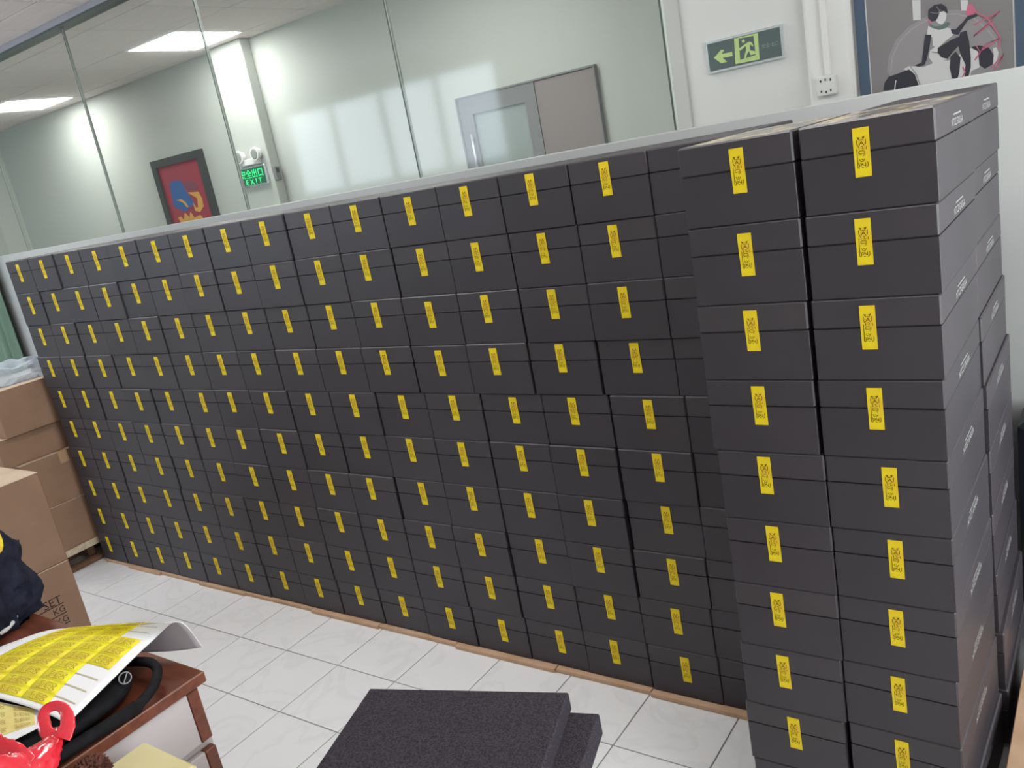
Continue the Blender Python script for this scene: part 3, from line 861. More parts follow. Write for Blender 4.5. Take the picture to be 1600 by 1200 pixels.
YFR = -2.145
LX = [23.70, 23.70, 23.68, 23.672, 23.665, 23.66, 23.645, 23.64, 23.64, 23.635]
LSX = [23.735, 23.72, 23.683, 23.672, 23.642, 23.648, 23.604, 23.583, 23.638, 23.60]
LSZ = [.63, .616, .648, .647, .667, .661, .639, .634, .615, .63]
RX = [25.89, 25.873, 25.851, 25.837, 25.837, 25.833, 25.813, 25.802, 25.81, 25.85]
RSX = [25.147, 25.096, 25.073, 25.081, 25.181, 25.186, 25.132, 25.093, 25.08, 25.10]
RSZ = [.631, .644, .64, .635, .619, .636, .639, .631, .63, .63]
YAW = [0, 0, 0, 0.004, 0.01, 0.018, 0.026, 0.033, 0.036, 0.036]
FX = [25.87, 25.845, 25.85, 25.88, 25.92, 25.92, 25.92, 25.94, 26.0, 26.03]
for k in range(10):
    lev = 9 - k
    row = 'topmost' if k == 0 else ('bottom' if k == 9 else ORD[k] + ' down')
    rx_ = RX[k] - BW / 2
    lx_ = max(min(LX[k], rx_ - BW - 0.01), WALL_X[k][14] + 2 * BW + 0.008)
    rx_ = max(rx_, lx_ + BW + 0.004)
    make_box(lx_, YFR + BD / 2, lev, 'black sealed box, front stack column nearer the long wall, %s' % row,
             'black boxes of the front stack', (LSX[k] - lx_, LSZ[k]))
    make_box(rx_, YFR + BD / 2, lev, 'black sealed box with white end print, front corner column, %s' % row,
             'black boxes of the front stack', (RSX[k] - rx_, RSZ[k]), True, yaw=YAW[k])
    make_box(FX[k] - BW / 2, YFR + BD * 1.5 + 0.012, lev,
             'black box with white end print, column behind corner column, %s' % row,
             'black boxes of the front stack', None, True, BW * YAW[k] + 0.004)

# cardboard sheets under the boxes
XS = [-0.02, 1.5, 3.3, 5.3, 7.5, 10.3, 12.75, 15.2, 17.9, 20.1, 22.86]
for k in range(len(XS) - 1):
    yf = [-0.02, -0.10, -0.03, -0.09, -0.05, -0.11, -0.07, -0.13, -0.09, -0.14][k]
    s_ = MB((XS[k], 0, -0.1))
    s_.chbox(XS[k] + 0.01, XS[k + 1] - 0.01, yf, 2.78, -0.098, -0.004, 0.01)
    lab = 'brown cardboard sheet on the floor under the long box wall, %s from the carton end' % ORD[k]
    tag(s_.build('cardboard_sheet', M['kraft_light']), lab, 'cardboard sheet', 'cardboard sheets under the box wall')
s_ = MB((24.4, 0, -0.1))
s_.chbox(22.88, 25.75, -2.2, 3.4, -0.098, -0.004, 0.01)
tag(s_.build('cardboard_sheet', M['kraft_light']), 'brown cardboard sheet on the floor under the front box stack', 'cardboard sheet', 'cardboard sheets under the box wall')


# ================================================================== BROWN CARTONS
def carton(label, x0, x1, y0, y1, z0, z1, group, tape_along='y', tape=True, m='kraft'):
    og = ((x0 + x1) / 2, (y0 + y1) / 2, z0)
    t = thing('brown_carton', og, label, 'carton', group)
    b = MB(og)
    b.chbox(x0, x1, y0, y1, z0, z1 - 0.03, 0.02)
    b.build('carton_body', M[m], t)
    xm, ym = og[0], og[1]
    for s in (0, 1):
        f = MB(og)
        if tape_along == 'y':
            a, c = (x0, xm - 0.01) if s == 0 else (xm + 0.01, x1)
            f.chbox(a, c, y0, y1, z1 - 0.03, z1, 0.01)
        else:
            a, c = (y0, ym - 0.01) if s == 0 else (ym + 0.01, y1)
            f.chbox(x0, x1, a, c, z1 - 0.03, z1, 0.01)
        f.build('flap', M['kraft_lit_top' if m == 'kraft' else m], t)
    if tape:
        p_ = MB(og)
        if tape_along == 'y':
            p_.box(xm - 0.15, xm + 0.15, y0 - 0.008, y1 + 0.008, z1, z1 + 0.006)
            p_.box(xm - 0.15, xm + 0.15, y0 - 0.008, y0 - 0.002, z1 - 0.4, z1)
        else:
            p_.box(x0 - 0.008, x1 + 0.008, ym - 0.15, ym + 0.15, z1, z1 + 0.006)
            p_.box(x1 + 0.002, x1 + 0.008, ym - 0.15, ym + 0.15, z1 - 0.4, z1)
        p_.build('packing_tape', M['tape'], t)
    return t, og


G1 = 'brown cartons on the pallet'
carton('big brown carton on top of the pallet stack, under the clear plastic', -3.4, -0.45, -1.45, 1.35, 4.80, 6.27, G1, 'y', False)
carton('shaded brown carton set back under the topmost pallet carton', -3.4, -0.62, -1.75, 1.3, 3.86, 4.795, G1, 'y', False)
carton('creased brown carton in the pallet stack, level with the near carton top', -3.4, -0.45, -1.40, 1.35, 2.22, 3.855, G1, 'x')
carton('bottom brown carton standing on the pallet boards', -3.4, -0.45, -1.40, 1.35, 0.68, 2.215, G1, 'x', False)
G2 = 'brown cartons beside the desk'
carton('tall brown carton with top coloured as if lit, stacked on the lettered carton', 3.88, 5.97, -6.85, -3.53, 2.69, 5.06, G2, 'y', False)
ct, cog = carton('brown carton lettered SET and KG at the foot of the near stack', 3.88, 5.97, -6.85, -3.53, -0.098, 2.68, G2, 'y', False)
pr_ = MB(cog)
XP = 5.976
for (ya, yb, z) in ((-4.80, -3.98, 1.665), (-4.42, -3.98, 1.40), (-4.42, -3.98, 1.13)):
    pr_.face([pr_.vert(q) for q in ((XP, ya, z + 0.038), (XP, yb, z + 0.038), (XP, yb, z + 0.062), (XP, ya, z + 0.062))])
pr_.build('ruled_lines', M['black_ink'], ct)
for txt, wd, yc, z in (('SET', 0.44, -4.22, 1.79), ('KG', 0.28, -4.13, 1.525), ('KG', 0.28, -4.13, 1.255)):
    me, h = text_mesh(txt, wd, M['black_ink'])
    text_east(me, XP, yc, z + 0.05, cog)
    link('lettering', me, ct)
carton('low orange-brown carton on the floor outside the front stack', 26.17, 29.5, -3.2, 2.4, -0.098, 1.0, None, 'y', False, 'kraft_light')
carton('brown carton standing under the foam slabs', 20.7, 21.9, -7.9, -6.7, -0.098, 3.66, None, 'y', False)

# pallet
pg = (-1.9, 0, -0.1)
t = thing('pallet', pg, 'wooden pallet with pale deck boards under the brown cartons', 'pallet')
for k in range(5):
    xa = -0.47 - 0.35 - k * 0.62
    b = MB(pg)
    b.chbox(xa, xa + 0.42, -1.45, 1.38, 0.46, 0.675, 0.015)
    b.build('deck_board', M['pallet_wood'], t)
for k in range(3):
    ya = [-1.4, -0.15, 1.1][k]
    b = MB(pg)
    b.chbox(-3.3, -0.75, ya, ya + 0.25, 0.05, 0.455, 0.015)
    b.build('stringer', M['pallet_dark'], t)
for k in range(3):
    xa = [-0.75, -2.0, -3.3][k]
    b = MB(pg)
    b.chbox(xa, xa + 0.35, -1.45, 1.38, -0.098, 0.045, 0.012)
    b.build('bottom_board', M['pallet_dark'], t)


def lump(origin, name, fn, m, parent=None, sub=4, smooth=True):
    bm = bmesh.new()
    bmesh.ops.create_icosphere(bm, subdivisions=sub, radius=1.0)
    for v in bm.verts:
        q = fn(v.co.copy())
        v.co = Vector((q[0] * S, q[1] * S, q[2] * S))
    me = bpy.data.meshes.new(name)
    bm.to_mesh(me)
    bm.free()
    me.materials.append(m)
    if smooth:
        me.polygons.foreach_set('use_smooth', [True] * len(me.polygons))
    o = bpy.data.objects.new(name, me)
    COL.objects.link(o)
    if parent is not None:
        o.parent = parent
    else:
        o.location = wv(*origin)
    return o


# clear plastic bundle on the top carton
pb = (-1.75, -0.2, 6.28)


def plas(c):
    n = noise.noise(c * 2.3 + Vector((3, 1, 7))) * 0.32 + abs(noise.noise(c * 5.5)) * 0.22
    r = 0.82 + n
    return (c.x * r * 0.95, c.y * r * 1.25, max(0.0, c.z * r * 0.62 + 0.12))


o = lump(pb, 'plastic_film', plas, M['film'], None, 4, False)
tag(o, 'crumpled clear plastic film lying on the topmost brown carton', 'plastic film')
u_ = (-1.9, -0.1, 6.28)

# green curtain
cg = (-14.0, 4.6, -0.05)
t = thing('curtain', cg, 'green curtain hanging in folds at the far end of the room', 'curtain')


def cfold(u, v, off=0.0):
    x = -17.6 + 5.9 * u
    a = 0.17 * math.sin(u * 46) + 0.10 * math.sin(u * 23 + 1.0)
    return (x + 0.1 * math.sin(v * 3 + u * 9), 4.6 + a * (1 - 0.25 * v) + off, -0.05 + 16.6 * v)


c = MB(cg)
c.grid(lambda u, v: cfold(u, v), 90, 8, 0, lambda u, v: cfold(u, v, 0.03))
c.build('curtain_cloth', M['curtain'], t, True)
c = MB(cg)
c.tube([(-17.8, 4.6, 16.6), (-11.5, 4.6, 16.6)], 0.08, 8)
c.box(-17.5, -17.4, 4.6, 4.84, 16.55, 17.3)
c.box(-11.9, -11.8, 4.6, 4.84, 16.55, 17.3)
c.build('curtain_rail', M['white_metal'], t)

# ================================================================== DESK CORNER
dg = (13.0, -9.0, -0.1)
t = thing('desk', dg, 'red-brown desk with white drawer fronts in the near corner', 'desk')
b = MB(dg)
b.chbox(8.2, 17.52, -11.4, -7.05, 4.34, 4.5, 0.015)
b.build('desktop', M['desk'], t)
b = MB(dg)
b.box(15.0, 17.36, -11.3, -7.15, -0.098, 4.335)
b.build('pedestal', M['desk_white'], t)
for k, (za, zb) in enumerate(((3.56, 4.32), (1.9, 3.42), (0.1, 1.76))):
    b = MB(dg)
    b.chbox(17.365, 17.48, -11.25, -7.36, za, zb, 0.01)
    dw = b.build('drawer_front', M['desk_white'], t)
    b = MB(dg)
    b.chbox(17.365, 17.485, -7.355, -7.19, za, zb, 0.01)
    b.build('edge_band', M['desk'], dw)
for k in range(2):
    b = MB(dg)
    ya = [-11.3, -7.25][k]
    b.chbox(8.3, 8.6, ya, ya + 0.18, -0.098, 4.335, 0.02)
    b.build('leg', M['desk'], t)

# black bag under the sheets
bg_ = (15.8, -8.95, 4.5)
t = thing('black_bag', bg_, 'black cloth bag with a looped handle lying on the desk under the sheets', 'bag')


def bagf(c):
    def sp(a, e):
        return math.copysign(abs(a) ** e, a)
    x = sp(c.x, 0.45) * 1.46
    y = sp(c.y, 0.45) * 1.42 - 0.07
    z = sp(c.z, 0.6) * 0.17 + 0.175
    n = noise.noise(Vector((x, y, z)) * 2.1)
    z = max(0.004, z + (n * 0.05 if c.z > 0 else 0))
    return (x + 0.03 * n, y + 0.03 * n, min(z, 0.375))


lump(bg_, 'bag_body', bagf, M['blackcloth'], t, 5)
h = MB(bg_)


def smooth_path(P, n=5):
    P = [Vector(q) for q in P]
    out = []
    for k in range(len(P) - 1):
        p0, p1, p2, p3 = P[max(k - 1, 0)], P[k], P[k + 1], P[min(k + 2, len(P) - 1)]
        for j in range(n):
            s = j / n
            out.append(0.5 * ((2 * p1) + (p2 - p0) * s + (2 * p0 - 5 * p1 + 4 * p2 - p3) * s * s + (3 * p1 - p0 - 3 * p2 + p3) * s ** 3))
    out.append(P[-1])
    return out


h.tube(smooth_path(HANDLE + [(17.42, -8.75, 4.59), (17.40, -9.4, 4.59), (17.3, -10.0, 4.6)]), [0.065 if k < 26 else 0.085 for k in range(46)], 8)
h.build('handle', M['blackcloth'], t, True)
h = MB(bg_)
RC = Vector((17.06, -7.84, 4.81))
ex, ey = Vector((0.45, 0.89, 0.0)), Vector((-0.6, 0.3, 0.74))
h.tube([RC + ex * 0.075 * math.cos(a) + ey * 0.075 * math.sin(a) for a in [k * math.pi / 8 for k in range(17)]], 0.009, 5)
h.tube([RC - ex * 0.03 - ey * 0.06, RC + ex * 0.01 + ey * 0.01, RC + ex * 0.04 + ey * 0.055], 0.009, 5)
h.build('round_emblem', M['emblem'], t)


# sticker sheets
def cr1(p0, p1, p2, p3, s):
    return 0.5 * ((2 * p1) + (p2 - p0) * s + (2 * p0 - 5 * p1 + 4 * p2 - p3) * s * s + (3 * p1 - p0 - 3 * p2 + p3) * s ** 3)


SG = [[Vector(SHEET[3 * r + c]) for c in range(3)] for r in range(5)]


def sheet(u, v, off=0.0):
    """u: 0 east edge .. 1 west edge, v: 0 south .. 1 tip of the curl"""
    def colpt(c):
        s = min(max(v, 0), 1) * 4
        k = min(int(s), 3)
        g = lambda i: SG[min(max(i, 0), 4)][c]
        return cr1(g(k - 1), g(k), g(k + 1), g(k + 2), s - k)
    a, b, c = colpt(0), colpt(1), colpt(2)
    p_ = a * (1 - u) * (1 - 2 * u) + b * 4 * u * (1 - u) + c * u * (2 * u - 1)
    if off:
        e = 0.01
        du = sheet(min(u + e, 1), v) - sheet(max(u - e, 0), v)
        dv = sheet(u, min(v + e, 1)) - sheet(u, max(v - e, 0))
        n = dv.cross(du)
        if n.length > 1e-9:
            n.normalize()
            p_ = p_ + n * off
    return p_


sg = (16.0, -8.0, 4.9)
t = thing('sticker_sheet', sg, 'curling white sheet of yellow seal stickers on the black bag', 'sticker sheet')
b = MB(sg)
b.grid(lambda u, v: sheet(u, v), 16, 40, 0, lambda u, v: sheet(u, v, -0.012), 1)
b.build('backing_paper', [M['paper'], M['shaded_underside']], t, True)
COLS = [(0.085, 0.28), (0.28, 0.475), (0.475, 0.67), (0.67, 0.865)]
V0, DV = 0.045, 0.064
NR = 11
sp_ = MB(sg)
for c, (ua, ub) in enumerate(COLS):
    for r in range(NR):
        va = V0 + r * DV
        if c == 0 and (r < 4 or r > 6):
            if r != 3:
                ln = MB(sg)
                ln.grid(lambda a, q: sheet(ua + (ub - ua) * a, va + DV - 0.003 + 0.006 * q, 0.006), 6, 1)
                ln.build('cut_line', M['paper_line'], t)
            continue
        b = MB(sg)
        b.grid(lambda a, q: sheet(ua + (ub - ua) * a, va + DV * q, 0.007), 4, 3, 0,
               lambda a, q: sheet(ua + (ub - ua) * a, va + DV * q, 0.001))
        b.build('sticker', M['yellow2'], t, True)

        def pf(x, y, ua=ua, ub=ub, va=va):
            return sheet((ua + ub) / 2 - y / SH * (ub - ua), va + DV * (0.5 + x / SW), 0.011)
        seal_print(sp_, pf)
sp_.build('seal_print', M['sheet_ink'], t)
b = MB(sg)
dc = Vector(sheet(0.03, 0.03, 0.006))
b.tube([dc, dc + Vector((0, 0, 0.006))], 0.025, 10)
b.build('register_dot', M['black_ink'], t)

S2 = [Vector(q) for q in SHEET2]


def sheet2(u, v, off=0.0):
    p_ = (S2[0] * (1 - u) + S2[1] * u) * (1 - v) + (S2[3] * (1 - u) + S2[2] * u) * v
    return p_ + Vector((0, 0, off))


s2g = (16.5, -9.2, 4.9)
t = thing('sticker_sheet', s2g, 'second sticker sheet with faded yellow seals, tucked under the curling sheet', 'sticker sheet')
b = MB(s2g)
b.grid(lambda u, v: sheet2(u, v), 4, 4, 0, lambda u, v: sheet2(u, v, -0.012))
b.build('backing_paper', M['paper'], t)
sp_ = MB(s2g)
for c in range(3):
    for r in range(4):
        ua, va = 0.10 + c * 0.3, 0.2 + r * 0.19
        b = MB(s2g)
        b.grid(lambda a, q: sheet2(ua + 0.3 * a, va + 0.19 * q, 0.006), 1, 1, 0, lambda a, q: sheet2(ua + 0.3 * a, va + 0.19 * q, 0.001))
        b.build('sticker', M['pale_seal'], t)

        def pf2(x, y, ua=ua, va=va):
            return sheet2(ua + 0.15 - y / SH * 0.3, va + 0.19 * (0.5 + x / SW), 0.010)
        seal_print(sp_, pf2)
sp_.build('seal_print', mat('faded_ink', (0.42, 0.28, 0.08), 0.7, 0.2), t)

# red plastic bag
rg = (17.7, -9.3, 4.95)
t = thing('red_plastic_bag', rg, 'twisted red plastic bag with a tied loop in front of the sticker sheet', 'plastic bag')


def crumple(P, seed, amp=0.05):
    return [q + Vector((noise.noise(q * 3.1 + Vector((seed, 0, 0))), noise.noise(q * 3.1 + Vector((0, seed, 0))), noise.noise(q * 3.1 + Vector((0, 0, seed))))) * amp for q in P]


def film_tube(path, radii, name, seed, flat=0.5, n=22, amp=0.25, up=(0, 0, 1)):
    P = smooth_path(path, 8)
    P = smooth_path(P, 2)
    m_ = len(P)
    b = MB(rg)
    rings = []
    for k in range(m_):
        f_ = k / (m_ - 1) * (len(radii) - 1)
        i = min(int(f_), len(radii) - 2)
        r = radii[i] * (1 - (f_ - i)) + radii[i + 1] * (f_ - i)
        tt = (P[min(k + 1, m_ - 1)] - P[max(k - 1, 0)]).normalized()
        a = tt.cross(Vector(up)).normalized()
        c = a.cross(tt)
        ring = []
        for j in range(n):
            an = 2 * math.pi * j / n
            q0 = Vector((math.cos(an) * 1.6 + seed, math.sin(an) * 1.6, k * 0.07))
            rdg = (1 - abs(noise.noise(q0 * 1.9))) ** 4 - 0.35
            rr = r * (1 + amp * noise.noise(q0 * 0.6) + 0.13 * rdg + 0.05 * math.sin(an * 7 + k * 0.10 + seed))
            ring.append(b.vert(P[k] + a * rr * math.cos(an) + c * rr * flat * math.sin(an)))
        rings.append(ring)
    for k in range(m_ - 1):
        for j in range(n):
            b.face([rings[k][j], rings[k][(j + 1) % n], rings[k + 1][(j + 1) % n], rings[k + 1][j]])
    b.face(rings[0][::-1])
    b.face(rings[-1])
    return b.build(name, M['red'], t, True)


VIEW = (0.60, -0.45, 0.66)
film_tube(REDBODY, [0.10, 0.13, 0.19, 0.27, 0.38], 'bag_body', 3, 0.34, 48, 0.30, VIEW)
film_tube(REDLOOP, [0.085, 0.07, 0.058, 0.058, 0.062, 0.07, 0.09], 'tied_loop', 9, 0.28, 24, 0.3, VIEW)
film_tube(REDTAIL, [0.07, 0.12, 0.18], 'loose_corner', 5, 0.2, 24, 0.3, VIEW)

# dark jacket bundle with ribbon
jg = (11.88, -7.7, 4.5)
t = thing('jacket', jg, 'dark navy jacket in a heap on the desk', 'jacket')


def jack(c):
    n = noise.noise(c * 1.7 + Vector((5, 2, 1))) * 0.22
    rdg = (1 - abs(noise.noise(c * 2.6 + Vector((1, 9, 4))))) ** 3 * 0.20 + (1 - abs(noise.noise(c * 5.0 + Vector((7, 3, 2))))) ** 4 * 0.08
    r = 0.86 + n + rdg
    return (c.x * r * 1.12 + 0.1, c.y * r * 0.95, max(0.004, c.z * r * 1.5 + 0.45))


jb = lump(jg, 'jacket_cloth', jack, M['navy'], t, 5)
js = lump(jg, 'jacket_sleeve', lambda c: (0.50 + c.x * (0.48 + 0.12 * noise.noise(c * 3)) + 0.15, 0.35 + c.y * (0.42 + 0.1 * noise.noise(c * 3.3)), max(0.004, 0.34 + c.z * (0.34 + 0.1 * noise.noise(c * 2.7)))), M['navy'], t, 4)
from mathutils.bvhtree import BVHTree
jbs = [BVHTree.FromPolygons([tuple(v.co) for v in q_.data.vertices], [tuple(q.vertices) for q in q_.data.polygons]) for q_ in (jb, js)]


def on_jacket(x, y):
    z = 0.0
    for dx in (-0.06, 0, 0.06):
        for dy in (-0.06, 0, 0.06):
            for bv in jbs:
                hit = bv.ray_cast(Vector(((x + dx - jg[0]) * S, (y + dy - jg[1]) * S, 1.0)), Vector((0, 0, -1)))
                if hit[0] is not None:
                    z = max(z, hit[0].z / S)
    return z + jg[2] + 0.075


lg = (12.7, -7.6, 5.5)
b = MB(lg)
RIB = smooth_path([(11.9, -7.2, 0), (12.3, -7.12, 0), (12.6, -7.08, 0), (12.76, -7.12, 0), (12.9, -7.22, 0), (12.96, -7.34, 0)], 8)
for off in (0.0, -0.012):
    i = [[b.vert((q.x + w_ * 0.10, q.y - w_ * 0.17, max(on_jacket(q.x + w_ * 0.10, q.y - w_ * 0.17), 4.56) + off)) for w_ in (0, 0.33, 0.66, 1)] for q in RIB]
    for k in range(len(RIB) - 1):
        for j in range(3):
            q = [i[k][j], i[k][j + 1], i[k + 1][j + 1], i[k + 1][j]]
            b.face(q if off == 0.0 else q[::-1])
tag(b.build('ribbon', M['lanyard'], None, True), 'yellow printed ribbon draped over the navy jacket heap', 'ribbon')
b = MB((13.1, -7.6, 4.6))
b.tube(smooth_path([CORD[0], CORD[1], CORD[2], (12.95, -7.38, 4.7)], 6), 0.035, 8)
tag(b.build('cord', M['cord'], None, True), 'white cord curving out from under the navy jacket', 'cord')

# pale yellow box and furry brown item beside the desk
yg = (19.0, -9.4, -0.1)
t = thing('pale_yellow_box', yg, 'pale yellow box with rounded top edge standing against the drawers', 'box')
b = MB(yg)
b.chbox(17.92, 20.0, -10.6, -8.24, -0.098, 4.30, 0.06)
b.build('box_body', M['paleyellow'], t)
b = MB(yg)
b.chbox(17.90, 19.0, -10.62, -8.22, 4.30, 4.40, 0.045)
b.build('flap', M['paleyellow'], t)
b = MB(yg)
b.chbox(19.02, 20.02, -10.62, -8.22, 4.30, 4.385, 0.045)
b.build('flap', M['paleyellow'], t)
fg = (18.12, -8.95, 4.40)
o = lump(fg, 'furry_keyring', lambda c: (lambda r: (c.x * r, c.y * r, max(0.003, 0.17 + c.z * r)))(0.19 * (1 + 0.30 * noise.noise(c * 9.0) + 0.12 * noise.noise(c * 23.0))), M['fur'], None, 5, False)
tag(o, 'small brown furry ball lying on the pale yellow box', 'furry ball')


# foam slabs
def slab(label, ne, z0, z1, ang, wd, dp, bump_seed):
    ex_ = Vector((math.cos(ang), math.sin(ang), 0))
    ey_ = Vector((-math.sin(ang), math.cos(ang), 0))
    ne = Vector((ne[0], ne[1], 0))
    og = tuple(ne - ex_ * wd / 2 - ey_ * dp / 2)
    b = MB((0, 0, 0))
    b.chbox(-wd / 2, wd / 2, -dp / 2, dp / 2, 0, z1 - z0, 0.018)
    o = b.build('foam_slab', M['foam'])
    o.location = wv(og[0], og[1], z0)
    o.rotation_euler = (0, 0, ang)
    return tag(o, label, 'foam slab', 'charcoal foam slabs')


A1 = math.atan2(0.83, 2.49)
slab('upper charcoal foam slab lying on top of the other one', (22.22, -5.37), 3.96, 4.2, A1, 2.625, 2.7, 1)
slab('lower charcoal foam slab sticking out from under the upper slab', (22.56, -5.31), 3.67, 3.955, A1 - 0.035, 2.625, 2.7, 2)

# navy suitcase behind the front stack
ng = (27.1, 4.25, -0.1)
t = thing('suitcase', ng, 'dark navy suitcase standing between the front stack and the white partition', 'suitcase')
b = MB(ng)
b.chbox(25.95, 28.3, 3.65, 4.85, 0.1, 4.3, 0.12)
b.build('shell', M['navyshell'], t)
b = MB(ng)
for q in (0.6, 1.2, 1.8):
    b.box(25.95 + q, 25.95 + q + 0.06, 3.62, 3.66, 0.4, 4.0)
b.build('shell_ribs', M['navyshell'], t)
for x in (26.3, 27.9):
    b = MB(ng)
    b.tube([(x, 3.85, 0.0), (x, 4.6, 0.0)], 0.098, 10)
    b.build('wheel', M['blackcloth'], t)

# ================================================================== THINGS ON THE FAR WALLS
FZ = 12.42


def front(y):
    return lambda x, z: (x, y, z)


# running-man arrow sign
og = (18.8, 12.45, 11.86)
t = thing('exit_arrow_sign', og, 'dark wall sign with lime arrow and running figure in a doorway', 'sign')
b = MB(og)
b.prism([(17.72, 11.43), (19.90, 11.43), (19.90, 12.29), (17.72, 12.29)], 12.38, 12.499)
b.build('sign_frame', M['silver'], t)
b = MB(og)
b.prism([(17.78, 11.49), (19.84, 11.49), (19.84, 12.23), (17.78, 12.23)], 12.36, 12.40)
b.build('sign_face', M['sign_dark'], t)
b = MB(og)
b.prism(S_ARROW, 12.35, 12.36)
b.prism(S_DOOR, 12.35, 12.36)
b.build('lime_print', M['lime'], t)
b = MB(og)
b.prism(S_INNER, 12.345, 12.352)
b.build('doorway_print', M['sign_dark'], t)
b = MB(og)
b.prism(S_HEAD, 12.338, 12.347)
b.prism(S_MAN, 12.338, 12.347)
b.build('running_figure', M['lime'], t)
me, h_ = text_mesh('\u5b89\u5168\u51fa\u53e3', 0.46, M['sign_grey_ink'])
text_front(me, 19.55, 12.355, 11.84, og)
link('lettering', me, t)

# socket and conduit on the column
og = (21.0, 12.2, 10.5)
t = thing('wall_socket', og, 'white surface socket box with conduit on the white column', 'socket')
b = MB(og)
b.chbox(20.77, 21.27, 11.98, 12.199, 10.24, 10.74, 0.03)
b.build('socket_box', M['socket'], t)
b = MB(og)
for (x, z) in ((20.90, 10.62), (21.02, 10.64), (21.15, 10.62), (20.90, 10.36), (21.02, 10.33), (21.14, 10.36)):
    b.prism([(x - 0.018, z - 0.03), (x + 0.018, z - 0.03), (x + 0.018, z + 0.03), (x - 0.018, z + 0.03)], 11.972, 11.985)
b.build('pin_slots', M['darkhole'], t)
b = MB(og)
b.chbox(20.98, 21.14, 12.08, 12.199, 10.745, ZC - 0.02, 0.02)
b.build('conduit', M['column'], t)

# grey poster in a blue-grey frame (generic seated figure)
og = (23.6, 12.45, 11.0)
t = thing('poster', og, 'grey framed poster of a seated figure in black and white with pink strokes', 'poster')
b = MB(og)
for q in ((21.76, 22.02, 9.3, 14.2), (25.30, 25.62, 9.3, 14.2), (22.02, 25.30, 9.3, 9.55), (22.02, 25.30, 13.95, 14.2)):
    b.box(q[0], q[1], 12.40, 12.499, q[2], q[3])
b.build('poster_frame', M['pframe'], t)
b = MB(og)
b.box(22.02, 25.30, 12.44, 12.499, 9.55, 13.95)
b.build('poster_sheet', M['pgrey'], t)
for q in ((22.02, 22.05), (25.26, 25.30)):
    b = MB(og)
    b.box(q[0], q[1], 12.425, 12.44, 9.55, 13.95)
    b.build('white_border', M['pwhite'], t)
b = MB(og)
LAY = [(A_CIRCLE + [(24.6, 9.7), (22.9, 9.7)], 0), (A_BAR1, 1), (A_BAR2, 1), (A_RING, 1), (A_BALL, 2), (A_BODY, 1), (A_BOOT, 2), (A_P0, 3), (A_P1, 3),
       (A_HIP, 1), (A_LEG1, 2), (A_LEG3, 2), (A_LEG2, 2), (A_TORSO, 1), (A_ARML, 2), (A_ARMR, 2), (A_SCARF, 4), (A_FACE, 1), (A_HAIR, 2)]
for k, (pl, mi) in enumerate(LAY):
    b.prism(pl, 12.435 - 0.001 * (k + 1), 12.436, mi)
for k, pl in enumerate((A_S0, A_S1, A_S2, A_S3, A_S4)):
    b.stroke(pl, 0.028, front(12.41 - 0.001 * k), 3)
b.stroke([(x + (23.75 - x) * 0.07, z + (10.4 - z) * 0.07) for x, z in A_CIRCLE], 0.02, front(12.4335), 5)
for pl in ([(23.52, 11.72), (23.66, 11.66), (23.76, 11.72)], [(23.66, 11.82), (23.72, 11.72), (23.70, 11.60)]):
    b.stroke(pl, 0.012, front(12.406), 0)
b.stroke([(22.60, 10.07), (22.62, 10.2), (22.64, 10.28)], 0.025, front(12.406), 1)
for pl in ([(22.86, 10.50), (22.98, 10.30), (23.05, 10.06)], [(23.0, 10.55), (23.12, 10.35), (23.2, 10.06)], [(23.5, 10.8), (23.7, 10.72), (23.8, 10.58)]):
    b.stroke(pl, 0.012, front(12.407), 2)
b.build('printed_art', [M['pgrey2'], M['pwhite'], M['pblack'], M['ppink'], M['pteal'], M['pring']], t)

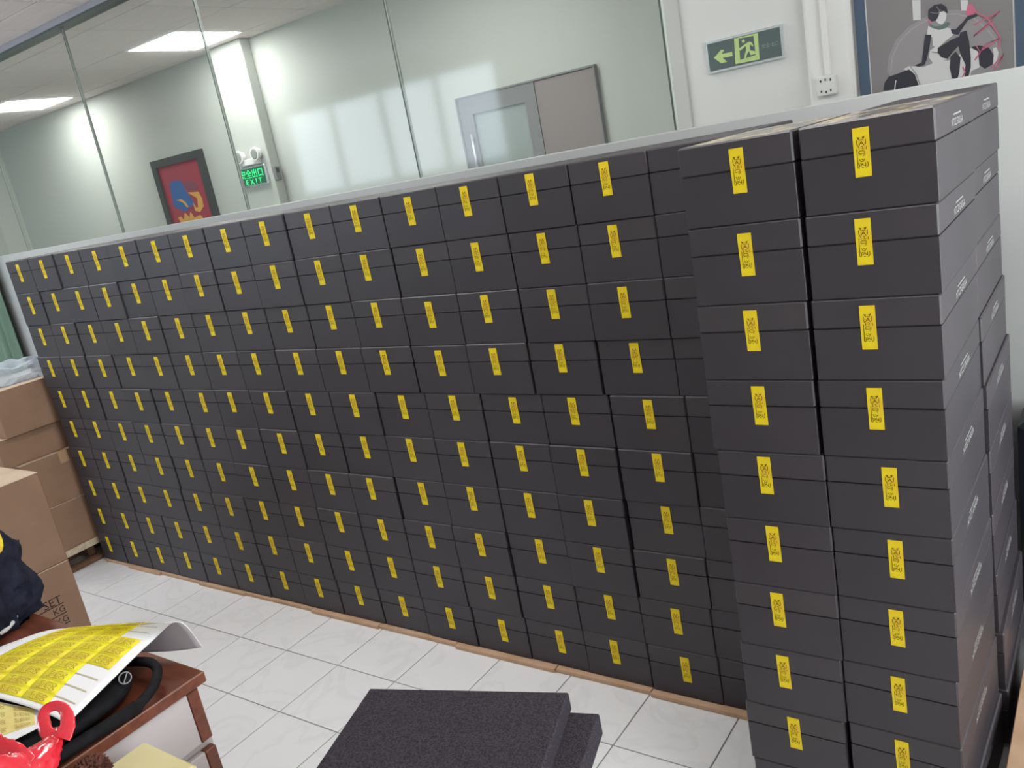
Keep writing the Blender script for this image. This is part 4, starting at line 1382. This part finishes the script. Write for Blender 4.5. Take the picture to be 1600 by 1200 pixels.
# red picture
og = (-12.2, 15.2, 11.6)
t = thing('picture', og, 'red picture with blue and gold swirls in a dark frame behind the glass', 'picture')
b = MB(og)
for q in ((-14.42, -14.02, 9.4, 13.36), (-10.42, -9.98, 9.4, 13.36), (-14.02, -10.42, 12.98, 13.36), (-14.02, -10.42, 9.4, 9.75)):
    b.box(q[0], q[1], 15.1, 15.299, q[2], q[3])
b.build('picture_frame', M['rframe'], t)
b = MB(og)
b.box(-14.02, -10.42, 15.2, 15.299, 9.75, 12.98)
b.build('picture_ground', M['rred'], t)
b = MB(og)
for k, (pl, mi) in enumerate(((R_HEAD, 2), (R_BLUE, 0), (R_ARC, 1), (R_FLAME1, 1), (R_FLAME2, 1))):
    b.prism(pl, 15.19 - 0.002 * k, 15.2, mi)
b.build('painted_shapes', [M['rblue'], M['rgold'], M['rdark']], t)

# lit exit sign and emergency lamp on the pilaster
og = (-5.9, 14.7, 11.5)
t = thing('exit_sign', og, 'lit green exit sign on the pilaster behind the glass', 'sign')
b = MB(og)
b.chbox(-6.86, -4.90, 14.60, 14.749, 11.06, 11.96, 0.03)
b.build('sign_housing', M['silver'], t)
b = MB(og)
b.prism([(-6.78, 11.13), (-4.98, 11.13), (-4.98, 11.89), (-6.78, 11.89)], 14.58, 14.61)
b.build('sign_face', M['sign_green'], t)
me, h_ = text_mesh('\u5b89\u5168\u51fa\u53e3', 1.62, M['green_glow'])
text_front(me, -5.88, 14.57, 11.64, og, 1.0)
link('lettering', me, t)
me, h_ = text_mesh('E X I T', 1.15, M['green_glow'])
text_front(me, -5.82, 14.57, 11.27, og, 0.24 / h_)
link('lettering', me, t)
og = (-5.8, 14.7, 12.4)
t = thing('emergency_lamp', og, 'twin-headed emergency lamp above the lit exit sign', 'lamp')
b = MB(og)
b.chbox(-6.4, -5.15, 14.55, 14.749, 12.02, 12.3, 0.03)
b.build('lamp_housing', M['white_metal'], t)
for x in (-6.37, -5.18):
    b = MB(og)
    b.tube([(x, 14.74, 12.48), (x, 14.54, 12.46), (x, 14.44, 12.46)], [0.22, 0.30, 0.30], 14)
    hd = b.build('lamp_head', M['white_metal'], t, False)
    b = MB(og)
    b.tube([(x, 14.44, 12.46), (x, 14.41, 12.46)], [0.24, 0.20], 14)
    b.build('lens', M['lens_grey'], hd)
og = (-4.5, 14.9, 11.3)
t = thing('call_box', og, 'small dark grey box on the side of the pilaster beside the exit sign', 'control box')
b = MB(og)
b.chbox(-4.595, -4.42, 14.78, 15.1, 11.1, 11.75, 0.03)
b.build('box_body', M['doorframe'], t)
b = MB(og)
b.chbox(-4.43, -4.40, 14.85, 15.0, 11.45, 11.65, 0.01)
b.build('cover_plate', M['darkhole'], t)
